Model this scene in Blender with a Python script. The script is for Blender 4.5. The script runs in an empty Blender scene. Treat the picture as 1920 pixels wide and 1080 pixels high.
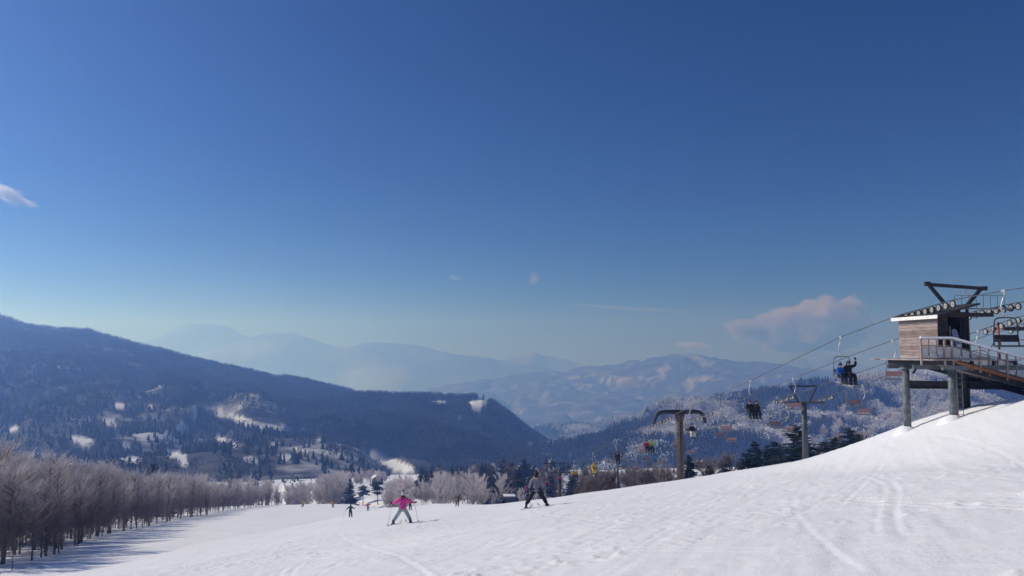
import bpy, bmesh, math, random
import numpy as np
from mathutils import Vector, Matrix

# ------------------------------------------------------------------ camera, sky, sun, exposure
SC = bpy.context.scene
COL = SC.collection
F_PX = 1500.0            # focal length in pixels of the 1920 x 1080 frame
PITCH = math.atan(120.0 / F_PX)
cam_d = bpy.data.cameras.new('camera')
cam_d.sensor_width = 36.0
cam_d.lens = 36.0 * F_PX / 1920.0
cam_d.clip_start = 0.1
cam_d.clip_end = 60000.0
cam = bpy.data.objects.new('camera', cam_d)
COL.objects.link(cam)
cam.location = (0, 0, 0)
cam.rotation_euler = (math.pi / 2 + PITCH, 0, 0)
SC.camera = cam

SUN_EL = math.radians(32.0)
SUN_AZ = math.radians(-71.0)     # from the view direction (+Y), negative = to the left
sun_dir = Vector((math.sin(SUN_AZ) * math.cos(SUN_EL), math.cos(SUN_AZ) * math.cos(SUN_EL), math.sin(SUN_EL)))

world = bpy.data.worlds.new('World')
SC.world = world
world.use_nodes = True
wn = world.node_tree.nodes
wl = world.node_tree.links
wn.clear()
w_out = wn.new('ShaderNodeOutputWorld')
w_bg = wn.new('ShaderNodeBackground')
w_sky = wn.new('ShaderNodeTexSky')
w_sky.sky_type = 'NISHITA'
w_sky.sun_disc = False
w_sky.sun_elevation = SUN_EL
w_sky.sun_rotation = SUN_AZ
w_sky.altitude = 1800.0
w_sky.air_density = 0.6
w_sky.dust_density = 0.3
w_sky.ozone_density = 2.0
w_hsv = wn.new('ShaderNodeHueSaturation')
w_hsv.inputs['Saturation'].default_value = 1.32          # the deep blue of thin, dry winter air
wl.new(w_sky.outputs['Color'], w_hsv.inputs['Color'])
w_tint = wn.new('ShaderNodeMix'); w_tint.data_type = 'RGBA'; w_tint.blend_type = 'MULTIPLY'
w_tint.inputs[0].default_value = 1.0
w_tint.inputs[7].default_value = (0.45, 0.63, 1.0, 1)
wl.new(w_hsv.outputs['Color'], w_tint.inputs[6])
wl.new(w_tint.outputs[2], w_bg.inputs['Color'])
w_bg.inputs['Strength'].default_value = 0.053
wl.new(w_bg.outputs['Background'], w_out.inputs['Surface'])

sun_l = bpy.data.lights.new('sun', 'SUN')
sun_l.energy = 3.6
sun_l.angle = math.radians(0.5)
sun_l.color = (1.0, 0.955, 0.925)
sun_o = bpy.data.objects.new('sun', sun_l)
COL.objects.link(sun_o)
sun_o.location = (0, 0, 300)
sun_o.rotation_euler = sun_dir.to_track_quat('Z', 'Y').to_euler()

SC.view_settings.view_transform = 'Standard'
SC.view_settings.look = 'None'
SC.view_settings.exposure = 0.09
SC.view_settings.gamma = 1.0
SC.view_settings.use_curve_mapping = False
SC.cycles.use_denoising = True
SC.cycles.max_bounces = 6
SC.cycles.volume_bounces = 2
SC.cycles.transparent_max_bounces = 8

R = random.Random(7)
NR = np.random.RandomState(11)

# ------------------------------------------------------------------ helpers
CP, SP = math.cos(PITCH), math.sin(PITCH)
def ray(px, py):
    u = (np.asarray(px, float) - 960.0) / F_PX
    v = (540.0 - np.asarray(py, float)) / F_PX
    y = CP - v * SP
    return u / y, (SP + v * CP) / y          # x and z for each metre of depth
def at(px, py, Y):
    a, b = ray(px, py)
    return Vector((float(a) * Y, Y, float(b) * Y))
def to_px(x, y, z):
    d = y * CP + z * SP
    return 960 + F_PX * x / d, 540 - F_PX * (z * CP - y * SP) / d

def _hash(ix, iy, seed):
    h = (ix.astype(np.int64) * 374761393 + iy.astype(np.int64) * 668265263 + seed * 974711) & 0xFFFFFFFF
    h = ((h ^ (h >> 13)) * 1274126177) & 0xFFFFFFFF
    return ((h ^ (h >> 16)) & 0xFFFF) / 65535.0
def vnoise(x, y, seed=0):
    x = np.asarray(x, float); y = np.asarray(y, float)
    ix = np.floor(x); iy = np.floor(y)
    fx = x - ix; fy = y - iy
    fx = fx * fx * fx * (fx * (fx * 6 - 15) + 10); fy = fy * fy * fy * (fy * (fy * 6 - 15) + 10)
    a = _hash(ix, iy, seed); b = _hash(ix + 1, iy, seed); c = _hash(ix, iy + 1, seed); d = _hash(ix + 1, iy + 1, seed)
    return (a + (b - a) * fx) * (1 - fy) + (c + (d - c) * fx) * fy - 0.5
def fbm(x, y, octaves=4, seed=0, gain=0.5):
    s = 0; a = 1.0
    for o in range(octaves):
        s = s + a * vnoise(x * 2 ** o + 17.3 * o, y * 2 ** o - 9.1 * o, seed + o)
        a *= gain
    return s
def sstep(a, b, x):
    t = np.clip((np.asarray(x, float) - a) / (b - a), 0, 1)
    return t * t * (3 - 2 * t)

# ------------------------------------------------------------------ materials
MATS = {}
def mat(name, col, rough=0.7, var=0.12, scale=6.0, bump=0.0, metal=0.0, col2=None, spec=0.3, coord='Object'):
    if name in MATS:
        return MATS[name]
    m = bpy.data.materials.new(name); m.use_nodes = True
    nt = m.node_tree; b = nt.nodes['Principled BSDF']
    b.inputs['Roughness'].default_value = rough
    b.inputs['Metallic'].default_value = metal
    b.inputs['Specular IOR Level'].default_value = spec
    tc = nt.nodes.new('ShaderNodeTexCoord')
    nz = nt.nodes.new('ShaderNodeTexNoise'); nz.inputs['Scale'].default_value = scale; nz.inputs['Detail'].default_value = 5.0
    nt.links.new(tc.outputs[coord], nz.inputs['Vector'])
    mx = nt.nodes.new('ShaderNodeMix'); mx.data_type = 'RGBA'
    c2 = col2 if col2 else tuple(max(0.0, c * (1 - 2.2 * var)) for c in col)
    c1 = col if col2 else tuple(min(1.0, c * (1 + var)) for c in col)
    mx.inputs[6].default_value = (*c2, 1); mx.inputs[7].default_value = (*c1, 1)
    rp = nt.nodes.new('ShaderNodeMapRange'); rp.inputs['From Min'].default_value = 0.3; rp.inputs['From Max'].default_value = 0.68
    nt.links.new(nz.outputs['Fac'], rp.inputs['Value'])
    nt.links.new(rp.outputs['Result'], mx.inputs[0])
    nt.links.new(mx.outputs[2], b.inputs['Base Color'])
    if bump:
        bp = nt.nodes.new('ShaderNodeBump'); bp.inputs['Strength'].default_value = bump; bp.inputs['Distance'].default_value = 0.02
        nt.links.new(nz.outputs['Fac'], bp.inputs['Height']); nt.links.new(bp.outputs['Normal'], b.inputs['Normal'])
    MATS[name] = m
    return m

def snow_mat():
    m = bpy.data.materials.new('snow'); m.use_nodes = True
    nt = m.node_tree; b = nt.nodes['Principled BSDF']
    tc = nt.nodes.new('ShaderNodeTexCoord')
    n1 = nt.nodes.new('ShaderNodeTexNoise'); n1.inputs['Scale'].default_value = 0.12; n1.inputs['Detail'].default_value = 6
    n2 = nt.nodes.new('ShaderNodeTexNoise'); n2.inputs['Scale'].default_value = 13.0; n2.inputs['Detail'].default_value = 8; n2.inputs['Roughness'].default_value = 0.65
    for n in (n1, n2):
        nt.links.new(tc.outputs['Object'], n.inputs['Vector'])
    mx = nt.nodes.new('ShaderNodeMix'); mx.data_type = 'RGBA'
    mx.inputs[6].default_value = (0.80, 0.815, 0.86, 1); mx.inputs[7].default_value = (0.87, 0.885, 0.92, 1)
    nt.links.new(n1.outputs['Fac'], mx.inputs[0])
    nt.links.new(mx.outputs[2], b.inputs['Base Color'])
    b.inputs['Roughness'].default_value = 0.65
    b.inputs['Specular IOR Level'].default_value = 0.25
    bp = nt.nodes.new('ShaderNodeBump'); bp.inputs['Strength'].default_value = 0.5; bp.inputs['Distance'].default_value = 0.035
    nt.links.new(n2.outputs['Fac'], bp.inputs['Height']); nt.links.new(bp.outputs['Normal'], b.inputs['Normal'])
    return m
MATS['snow'] = snow_mat()

def hill_mat(name, forest, forest2, snow=(0.8, 0.81, 0.84), nscale=0.01, thr=(0.62, 0.72), amount=1.0):
    """forest floor of bare wood with open snow where the vertex attribute 'snow' says so"""
    m = bpy.data.materials.new(name); m.use_nodes = True
    nt = m.node_tree; b = nt.nodes['Principled BSDF']; b.inputs['Roughness'].default_value = 0.9
    b.inputs['Specular IOR Level'].default_value = 0.1
    tc = nt.nodes.new('ShaderNodeTexCoord')
    n1 = nt.nodes.new('ShaderNodeTexNoise'); n1.inputs['Scale'].default_value = nscale; n1.inputs['Detail'].default_value = 9; n1.inputs['Roughness'].default_value = 0.62
    n2 = nt.nodes.new('ShaderNodeTexNoise'); n2.inputs['Scale'].default_value = nscale * 9; n2.inputs['Detail'].default_value = 6; n2.inputs['Roughness'].default_value = 0.7
    for n in (n1, n2):
        nt.links.new(tc.outputs['Object'], n.inputs['Vector'])
    mx = nt.nodes.new('ShaderNodeMix'); mx.data_type = 'RGBA'
    mx.inputs[6].default_value = (*forest, 1); mx.inputs[7].default_value = (*forest2, 1)
    rp = nt.nodes.new('ShaderNodeMapRange'); rp.inputs['From Min'].default_value = 0.36; rp.inputs['From Max'].default_value = 0.64
    nt.links.new(n2.outputs['Fac'], rp.inputs['Value']); nt.links.new(rp.outputs['Result'], mx.inputs[0])
    at_ = nt.nodes.new('ShaderNodeAttribute'); at_.attribute_name = 'snow'
    rq = nt.nodes.new('ShaderNodeMapRange'); rq.inputs['From Min'].default_value = thr[0]; rq.inputs['From Max'].default_value = thr[1]
    rq.inputs['To Max'].default_value = amount
    nt.links.new(n1.outputs['Fac'], rq.inputs['Value'])
    mxx = nt.nodes.new('ShaderNodeMath'); mxx.operation = 'MAXIMUM'
    nt.links.new(rq.outputs['Result'], mxx.inputs[0]); nt.links.new(at_.outputs['Fac'], mxx.inputs[1])
    m2 = nt.nodes.new('ShaderNodeMix'); m2.data_type = 'RGBA'
    m2.inputs[7].default_value = (*snow, 1)
    nt.links.new(mx.outputs[2], m2.inputs[6]); nt.links.new(mxx.outputs[0], m2.inputs[0])
    nt.links.new(m2.outputs[2], b.inputs['Base Color'])
    MATS[name] = m
    return m

# ------------------------------------------------------------------ object helpers
def link(o, parent=None):
    COL.objects.link(o)
    if parent is not None:
        o.parent = parent
    return o
def tag(o, label=None, cat=None, group=None, kind=None):
    if label: o['label'] = label
    if cat: o['category'] = cat
    if group: o['group'] = group
    if kind: o['kind'] = kind
    return o
def empty(name, loc=(0, 0, 0), rz=0.0, label=None, cat=None, group=None):
    o = bpy.data.objects.new(name, None); o.empty_display_size = 0.3
    o.location = loc; o.rotation_euler = (0, 0, rz)
    link(o); tag(o, label, cat, group)
    return o
def mesh_np(name, V, Fq, smooth=False):
    me = bpy.data.meshes.new(name)
    V = np.asarray(V, np.float32); Fq = np.asarray(Fq, np.int32)
    k = Fq.shape[1]
    me.vertices.add(len(V)); me.vertices.foreach_set('co', V.ravel())
    me.loops.add(Fq.size); me.loops.foreach_set('vertex_index', Fq.ravel())
    me.polygons.add(len(Fq)); me.polygons.foreach_set('loop_start', np.arange(0, Fq.size, k, dtype=np.int32))
    if smooth:
        me.polygons.foreach_set('use_smooth', np.ones(len(Fq), bool))
    me.update(calc_edges=True)
    return me

class MB:
    """collects boxes, tubes, prisms; build() links them as one mesh object"""
    def __init__(s):
        s.v = []; s.f = []
    def add(s, vs, fs):
        n = len(s.v); s.v += [tuple(v) for v in vs]; s.f += [tuple(i + n for i in f) for f in fs]; return s
    def box(s, c, size, M=None):
        x, y, z = (k / 2 for k in size)
        pts = [Vector((sx * x, sy * y, sz * z)) for sx in (-1, 1) for sy in (-1, 1) for sz in (-1, 1)]
        if M is not None: pts = [M @ p for p in pts]
        pts = [p + Vector(c) for p in pts]
        return s.add(pts, [(0, 1, 3, 2), (4, 6, 7, 5), (0, 4, 5, 1), (2, 3, 7, 6), (0, 2, 6, 4), (1, 5, 7, 3)])
    def bar(s, a, b, w, h, up=(0, 0, 1)):
        a = Vector(a); b = Vector(b); d = (b - a).normalized()
        u = Vector(up); sd = d.cross(u)
        if sd.length < 1e-4: sd = d.cross(Vector((1, 0, 0)))
        sd.normalize(); u = sd.cross(d).normalized()
        pts = []
        for p in (a, b):
            for i, j in ((-1, -1), (1, -1), (1, 1), (-1, 1)):
                pts.append(p + sd * (i * w / 2) + u * (j * h / 2))
        return s.add(pts, [(0, 1, 2, 3), (7, 6, 5, 4), (0, 4, 5, 1), (1, 5, 6, 2), (2, 6, 7, 3), (3, 7, 4, 0)])
    def tube(s, pts, r, n=8, caps=True):
        pts = [Vector(p) for p in pts]
        rs = r if isinstance(r, (list, tuple)) else [r] * len(pts)
        rings = []; pu = None
        for i, p in enumerate(pts):
            d = (pts[min(i + 1, len(pts) - 1)] - pts[max(i - 1, 0)]).normalized()
            if pu is None:
                pu = Vector((0, 0, 1)) if abs(d.z) < 0.9 else Vector((1, 0, 0))
            sd = d.cross(pu).normalized(); pu = sd.cross(d).normalized()
            rings.append([p + (sd * math.cos(k * 2 * math.pi / n) + pu * math.sin(k * 2 * math.pi / n)) * rs[i] for k in range(n)])
        vs = [v for rg in rings for v in rg]
        fs = [(i * n + k, i * n + (k + 1) % n, (i + 1) * n + (k + 1) % n, (i + 1) * n + k) for i in range(len(pts) - 1) for k in range(n)]
        if caps:
            fs.append(tuple(range(n - 1, -1, -1))); fs.append(tuple((len(pts) - 1) * n + k for k in range(n)))
        return s.add(vs, fs)
    def disc(s, c, axis, r0, r1, w, n=16):
        """a wheel with a hole (annulus) of width w"""
        ax = Vector(axis).normalized(); u = ax.orthogonal().normalized(); v = ax.cross(u)
        vs = []
        for k in range(n):
            a = 2 * math.pi * k / n; d = u * math.cos(a) + v * math.sin(a)
            for r, o in ((r1, -w / 2), (r1, w / 2), (r0, w / 2), (r0, -w / 2)):
                vs.append(Vector(c) + d * r + ax * o)
        fs = []
        for k in range(n):
            a = k * 4; b = ((k + 1) % n) * 4
            for j in range(4):
                fs.append((a + j, b + j, b + (j + 1) % 4, a + (j + 1) % 4))
        return s.add(vs, fs)
    def mesh(s, name, smooth=False):
        me = bpy.data.meshes.new(name); me.from_pydata([tuple(v) for v in s.v], [], s.f)
        bm = bmesh.new(); bm.from_mesh(me); bmesh.ops.recalc_face_normals(bm, faces=bm.faces); bm.to_mesh(me); bm.free()
        if smooth:
            me.polygons.foreach_set('use_smooth', np.ones(len(me.polygons), bool))
        return me
    def build(s, name, m, parent=None, smooth=False, bevel=0.0):
        me = s.mesh(name, smooth); me.materials.append(m)
        o = bpy.data.objects.new(name, me); link(o, parent)
        if bevel:
            bv = o.modifiers.new('bevel', 'BEVEL'); bv.width = bevel; bv.segments = 2; bv.limit_method = 'ANGLE'
        return o
def put(name, me, m=None, parent=None, loc=(0, 0, 0), rot=(0, 0, 0), scale=(1, 1, 1)):
    """an object on shared mesh data, its material on the object"""
    o = bpy.data.objects.new(name, me)
    if m is not None:
        if not me.materials: me.materials.append(m)
        o.material_slots[0].link = 'OBJECT'; o.material_slots[0].material = m
    o.location = loc; o.rotation_euler = rot; o.scale = scale
    return link(o, parent)

# ------------------------------------------------------------------ terrain
T_YC = [-0.42, -0.32, -0.25, -0.20, -0.17, -0.133, -0.087, -0.05, -0.013, 0.05, 0.2, 0.36, 0.45, 0.7]
V_YC = [300, 290, 235, 205, 165, 120, 86, 68, 56, 53, 55, 59, 66, 75]
Y_F = [0, 60, 100, 130, 200, 250, 300, 420, 800, 1500, 3000, 8000, 14000]
Z_F = [-14, -19, -25, -30, -39, -46.5, -52, -64, -116, -190, -340, -420, -430]
def ground(x, y):
    x = np.asarray(x, float); y = np.asarray(y, float)
    yy = np.maximum(y, 1.0)
    t = np.clip(x / yy, -0.7, 0.7)
    z = -1.6 - 0.158 * y + 0.14 * x + 0.09 * np.maximum(0, -25 - x) - 0.10 * np.maximum(0, x - 34)
    yc = np.interp(t, T_YC, V_YC)
    d = np.maximum(0, y - yc)
    z = z - 0.0022 * np.minimum(d, 40) ** 2 - 0.088 * np.maximum(0, d - 40) * 1.0
    z = z + 2.0 * sstep(14, 24, x) * sstep(18, 36, y) * (1 - sstep(41, 56, y))
    zf = np.interp(y, Y_F, Z_F) + 0.02 * np.clip(x, -300, 300)
    w = sstep(25, 130, d)
    z = z * (1 - w) + zf * w
    z = z + 0.9 * fbm(x / 45 + 3, y / 45, 3, 5) * sstep(25, 90, np.hypot(x, y)) * (0.4 + 0.6 * w)
    z = z + 0.22 * fbm(x / 9 + 1, y / 14, 3, 9) * sstep(8, 25, y)
    return z
def gz(x, y):
    return float(ground(np.array([x]), np.array([y]))[0])
def hit(px, py, y0=8.0, y1=420.0):
    """where the sight line through a pixel meets the ground"""
    a, b = ray(px, py)
    Y = np.linspace(y0, y1, 6000)
    dz = b * Y - ground(a * Y, Y)
    i = np.argmax(dz < 0)
    if dz[i] >= 0: return None
    return float(a * Y[i]), float(Y[i]), float(b * Y[i])

TRACKS = []     # ski tracks: offset across = x - f(y), or y - f(x)
trk = random.Random(5)
for k in range(105):
    TRACKS.append(('x', trk.uniform(-26, 20), trk.uniform(-0.75, 0.75), trk.uniform(0.3, 2.2), trk.uniform(14, 40), trk.uniform(0, 6.28), trk.uniform(0.008, 0.026), trk.choice((0, 0, 0.35)), trk.uniform(6, 30), trk.uniform(25, 75)))
for k in range(60):
    TRACKS.append(('y', trk.uniform(10, 45), trk.uniform(-0.5, 0.55), trk.uniform(0.2, 1.0), trk.uniform(14, 30), trk.uniform(0, 6.28), trk.uniform(0.012, 0.03), trk.choice((0, 0.3)), trk.uniform(-18, 10), trk.uniform(0, 22)))
def snow_detail(x, y):
    r = np.hypot(x, y)
    near = 1 - sstep(35, 85, r)
    z = np.zeros_like(x)
    for (kind, c, sl, amp, wl_, ph, dep, pair, s0, s1) in TRACKS:
        if kind == 'x':
            off = x - (c + sl * (y - 20) + amp * np.sin(y / wl_ * 2 * math.pi / 2 + ph)); s = y
            cs = 1 / np.sqrt(1 + (sl + amp * math.pi / wl_ * np.cos(y / wl_ * math.pi + ph)) ** 2)
        else:
            off = y - (c + sl * x + amp * np.sin(x / wl_ * 2 * math.pi / 2 + ph)); s = x
            cs = 1 / np.sqrt(1 + (sl + amp * math.pi / wl_ * np.cos(x / wl_ * math.pi + ph)) ** 2)
        gate = sstep(s0, s0 + 3, s) * (1 - sstep(s1 - 3, s1, s))
        for q in ((0,) if pair == 0 else (-pair / 2, pair / 2)):
            o = (off - q) * cs
            z = z - gate * dep * np.exp(-(o / 0.045) ** 2) + gate * dep * 0.6 * np.exp(-((o - 0.10) / 0.05) ** 2)
    # churned clods in streaks left by turns
    streak = np.clip(fbm((x + 0.55 * y) / 9.0, (y - 0.2 * x) / 2.2, 3, 31) * 2.2, 0, 1)
    clod = np.clip(fbm(x / 0.16, y / 0.20, 2, 41) - 0.17, 0, 1)
    z = z + near * (clod * 0.15 * streak)
    z = z + near * 0.024 * fbm(x / 1.1, y / 0.7, 5, 51, 0.6)
    z = z + near * 0.02 * fbm((x - 0.4 * y) / 0.35, (y + 0.35 * x) / 3.0, 3, 61)
    return z

def build_ground():
    ax, ay = 0.0, -14.0
    fine = np.radians(np.linspace(-46, 46, 760))
    coarse = np.radians(np.linspace(46, 314, 60))[1:-1]
    ang = np.concatenate([fine, coarse])
    rr = np.concatenate([[1.0, 6.0, 12.0], np.geomspace(18, 130, 430), np.geomspace(132, 1500, 150), np.geomspace(1560, 8600, 40)])
    A, RR = np.meshgrid(ang, rr)
    X = ax + np.sin(A) * RR; Y = ay + np.cos(A) * RR
    Z = ground(X, Y)
    dist = np.abs(A)
    Z = Z + snow_detail(X, Y) * (dist < math.radians(46.5))
    n, m = len(rr), len(ang)
    V = np.stack([X, Y, Z], -1).reshape(-1, 3)
    i = np.arange(n - 1)[:, None] * m; j = np.arange(m)[None, :]; j2 = (j + 1) % m
    Fq = np.stack([i + j, i + j2, i + m + j2, i + m + j], -1).reshape(-1, 4)
    me = mesh_np('ground', V, Fq, True)
    me.materials.append(MATS['snow'])
    o = link(bpy.data.objects.new('ground', me)); tag(o, 'white groomed ski slope with criss-crossing ski tracks', None, None, 'structure')
    return o
build_ground()

FIELD = [(726, 864, 52, 11, 22), (752, 876, 32, 12, 18)]
# ------------------------------------------------------------------ hills and mountains (lofted from their ridge lines)
def loft(name, rows, px0, px1, n, sub, m, noise=(0, 0), gully=(0, 0, 0), seed=0, snow=(), back=0.12, label=None, sk=1.0):
    pxs = np.linspace(px0, px1, n)
    G = []
    for pts, Yd in rows:
        py = np.interp(pxs, [p[0] for p in pts], [p[1] for p in pts])
        Yv = np.full(n, float(Yd)) if np.isscalar(Yd) else np.interp(pxs, [p[0] for p in Yd], [p[1] for p in Yd])
        a, b = ray(pxs, py)
        G.append(np.stack([a * Yv, Yv, b * Yv], -1))
    G = np.array(G)
    out = []
    for k in range(len(G) - 1):
        p0 = G[max(k - 1, 0)]; p1 = G[k]; p2 = G[k + 1]; p3 = G[min(k + 2, len(G) - 1)]
        for s in range(sub):
            t = s / sub
            lin = p1 + (p2 - p1) * t
            cr = 0.5 * ((2 * p1) + (-p0 + p2) * t + (2 * p0 - 5 * p1 + 4 * p2 - p3) * t * t + (-p0 + 3 * p1 - 3 * p2 + p3) * t ** 3)
            out.append(0.5 * lin + 0.5 * cr)
    out.append(G[-1])
    W = np.array(out)                                   # rows x n x 3
    last = G[-1]
    for k, f in enumerate((0.35, 1.0)):
        bk = last.copy(); bk[:, 0] *= 1 + back * f; bk[:, 1] *= 1 + back * f; bk[:, 2] -= last[:, 1] * back * (0.12 + 0.5 * f) * f
        W = np.concatenate([W, bk[None]], 0)
    X, Y, Z = W[..., 0], W[..., 1], W[..., 2]
    nr = W.shape[0]
    if noise[0]:
        amp, wl_ = noise
        v = np.linspace(0, 1, nr)[:, None]
        fade = np.clip(np.minimum(v * 6, 1), 0, 1)
        crest = 1 - 0.75 * np.exp(-((np.arange(nr)[:, None] - (nr - 3)) / (0.12 * nr)) ** 2)
        Z = Z + fade * crest * amp * fbm(X / wl_ + seed, Y / wl_, 5, seed)
        if gully[0]:
            g = np.abs(fbm((X + gully[2] * Y) / gully[1], Y / (gully[1] * 5) + seed, 3, seed + 9)) * 2
            Z = Z - fade * crest * gully[0] * (1 - np.clip(g * 2, 0, 1))
        Z = Z + amp * 0.10 * fbm(X / wl_ * 9, Y / wl_ * 9, 3, seed + 3)
    V = np.stack([X, Y, Z], -1).reshape(-1, 3)
    i = np.arange(nr - 1)[:, None] * n; j = np.arange(n - 1)[None, :]
    Fq = np.stack([i + j, i + j + 1, i + n + j + 1, i + n + j], -1).reshape(-1, 4)
    me = mesh_np(name, V, Fq, True); me.materials.append(m)
    sx, sy = to_px(X, Y, Z)
    sn = np.zeros(X.shape)
    for (cx, cy, rx, ry, ang) in snow:
        ca, sa = math.cos(math.radians(ang)), math.sin(math.radians(ang))
        dx = (sx - cx) * ca + (sy - cy) * sa; dy = -(sx - cx) * sa + (sy - cy) * ca
        e = np.hypot(dx / rx, dy / ry) + (0.25 if (cx, cy, rx, ry, ang) in FIELD else 0.8) * fbm(X / 40, Y / 70, 5, 77, 0.6)
        sn = np.maximum(sn, 1 - sstep(0.75, 1.0, e))
    a = me.attributes.new('snow', 'FLOAT', 'POINT'); a.data.foreach_set('value', (sn * sk).ravel().astype(np.float32))
    o = link(bpy.data.objects.new(name, me)); tag(o, label, None, None, 'structure')
    return o, (X[:-2], Y[:-2], Z[:-2], sn[:-2])

M_far = hill_mat('far_rock', (0.07, 0.075, 0.085), (0.14, 0.145, 0.155), snow=(0.58, 0.62, 0.70), nscale=0.0012, thr=(0.46, 0.62), amount=0.6)
M_mid = hill_mat('mid_forest', (0.03, 0.033, 0.036), (0.08, 0.08, 0.085), nscale=0.012, thr=(0.50, 0.68), amount=0.28)
M_wood = hill_mat('wood_floor', (0.02, 0.022, 0.025), (0.05, 0.048, 0.05), nscale=0.004, thr=(0.70, 0.80), amount=0.5)
M_low = hill_mat('low_wood_floor', (0.025, 0.026, 0.028), (0.09, 0.085, 0.088), nscale=0.011, thr=(0.54, 0.66), amount=0.6)
M_rid = hill_mat('ridge_floor', (0.022, 0.024, 0.028), (0.07, 0.068, 0.07), nscale=0.006, thr=(0.62, 0.74), amount=0.45)

# farthest snow peaks and the hazy range before them
loft('far_mountains', [([(-800, 800), (2600, 800)], 7500), ([(-800, 700), (2600, 700)], 8100),
     ([(-800, 640), (150, 668), (230, 650), (290, 632), (330, 614), (360, 606), (395, 604), (430, 611), (455, 622), (480, 634), (560, 660), (900, 690), (960, 672), (1000, 662), (1040, 668), (1120, 690), (1400, 700), (1500, 672), (1560, 668), (1640, 690), (2600, 690)], 8500)],
     -800, 2600, 400, 12, M_far, (170, 1200), (80, 450, 0.2), 3, back=0.03, label='far snowy peaks fading into the haze')
loft('far_hills', [([(-400, 800), (2600, 800)], 6100), ([(-400, 735), (2600, 735)], 6700),
     ([(-400, 700), (250, 690), (380, 660), (450, 634), (500, 624), (545, 622), (575, 630), (620, 645), (650, 650), (700, 641), (740, 643), (785, 648), (830, 660), (870, 668), (920, 672), (1000, 690), (1200, 715), (2600, 720)], 7300)],
     -400, 2600, 400, 12, M_far, (110, 1000), (0, 0, 0), 13, back=0.05, label='pale blue far mountain range')
# mountain behind the lift, snow fields near its top
loft('mountain', [([(700, 800), (2600, 800)], 2900), ([(700, 770), (1000, 790), (1500, 770), (2600, 760)], 3500), ([(700, 745), (1000, 742), (1200, 725), (1400, 720), (2600, 740)], 4400),
     ([(700, 742), (820, 724), (900, 708), (980, 696), (1050, 691), (1110, 685), (1150, 681), (1190, 674), (1230, 668), (1262, 662), (1290, 658), (1320, 662), (1350, 668), (1400, 675), (1450, 681), (1520, 688), (1700, 704), (2600, 740)], 5400)],
     700, 2600, 420, 14, M_mid, (80, 650), (65, 240, 0.35), 23,
     snow=[(1170, 712, 60, 6, -4), (1250, 690, 22, 4, -8), (1330, 682, 18, 4, -10), (1240, 702, 12, 5, 0), (1310, 710, 26, 6, -8), (1080, 708, 16, 4, 0), (1110, 702, 12, 4, 0), (1060, 690, 30, 4, -10), (1300, 670, 30, 4, 12)], label='hazy mountain with snow fields', sk=0.42)
# frosted ridges on the right and the wooded hills on the left
_, S_RB = loft('frosted_ridge', [([(900, 900), (1500, 880)], 1300), ([(900, 870), (1500, 850)], 1500), ([(900, 850), (1150, 820), (1500, 800)], 1800),
     ([(900, 850), (985, 812), (1010, 802), (1060, 796), (1100, 796), (1140, 790), (1190, 778), (1250, 768), (1500, 760)], 2300)],
     900, 1500, 240, 12, M_rid, (40, 260), (30, 110, 0.3), 33, label='frosted ridge in the hazy valley')
_, S_R = loft('ridge', [([(980, 960), (2600, 950)], 560), ([(980, 900), (1200, 880), (2600, 880)], 700), ([(980, 870), (1150, 840), (1400, 800), (2600, 780)], 950),
     ([(980, 860), (1060, 838), (1120, 812), (1180, 784), (1230, 762), (1300, 750), (1380, 740), (1450, 726), (1520, 715), (1580, 710), (1640, 702), (1700, 704), (1800, 708), (1920, 712), (2600, 720)], 1150)],
     980, 2600, 420, 16, M_rid, (30, 170), (26, 85, 0.4), 43, label='dark wooded ridge behind the chairlift')
_, S_K = loft('knoll', [([(560, 960), (1200, 960)], 520), ([(560, 900), (1200, 900)], 640), ([(560, 830), (800, 820), (950, 835), (1050, 868), (1200, 880)], 850),
     ([(560, 750), (620, 742), (680, 737), (720, 735), (790, 739), (835, 745), (862, 746), (885, 743), (905, 747), (930, 762), (960, 786), (990, 811), (1020, 834), (1060, 858), (1200, 880)], 1350)],
     560, 1200, 300, 16, M_wood, (26, 180), (16, 75, -0.3), 53,
     snow=[(897, 757, 18, 7, 0), (822, 755, 14, 4, 0), (895, 770, 6, 8, 20), (862, 785, 10, 8, 0)] + FIELD, label='wooded knoll with a steep right flank')
SNOW_L = [(432, 783, 56, 9, 17), (420, 776, 30, 7, 17), (155, 828, 26, 10, 8), (205, 790, 14, 9, 50), (222, 758, 12, 6, 20), (345, 803, 12, 9, 0), (237, 838, 18, 8, 0), (440, 836, 30, 8, 5), (340, 862, 14, 8, 40), (520, 803, 26, 6, 10),
          (505, 832, 30, 5, 8), (365, 775, 5, 14, 0), (325, 850, 22, 7, 10), (560, 842, 18, 4, 8), (285, 762, 8, 5, 0), (415, 825, 18, 6, 0), (25, 805, 8, 5, 0), (250, 862, 20, 6, 0), (470, 862, 22, 7, 5), (535, 858, 16, 6, 0), (600, 822, 12, 4, 0)] + FIELD
_, S_L = loft('wooded_hill', [([(-900, 985), (760, 985)], 330), ([(-900, 925), (760, 925)], 400), ([(-900, 840), (300, 840), (600, 845), (760, 875), (880, 890)], 640), ([(-900, 700), (0, 702), (130, 716), (300, 729), (480, 742), (600, 765), (760, 815), (880, 850)], 1050),
     ([(-900, 500), (-300, 530), (-100, 560), (0, 594), (60, 612), (110, 618), (160, 620), (185, 626), (240, 640), (300, 655), (355, 671), (375, 675), (430, 688), (520, 709), (545, 709), (570, 715), (610, 724), (680, 738), (760, 758), (880, 800)], 1750)],
     -900, 880, 600, 22, M_low, (18, 170), (11, 85, 0.2), 63, snow=SNOW_L, sk=0.85, label='long wooded hill sloping down from the left')
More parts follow.
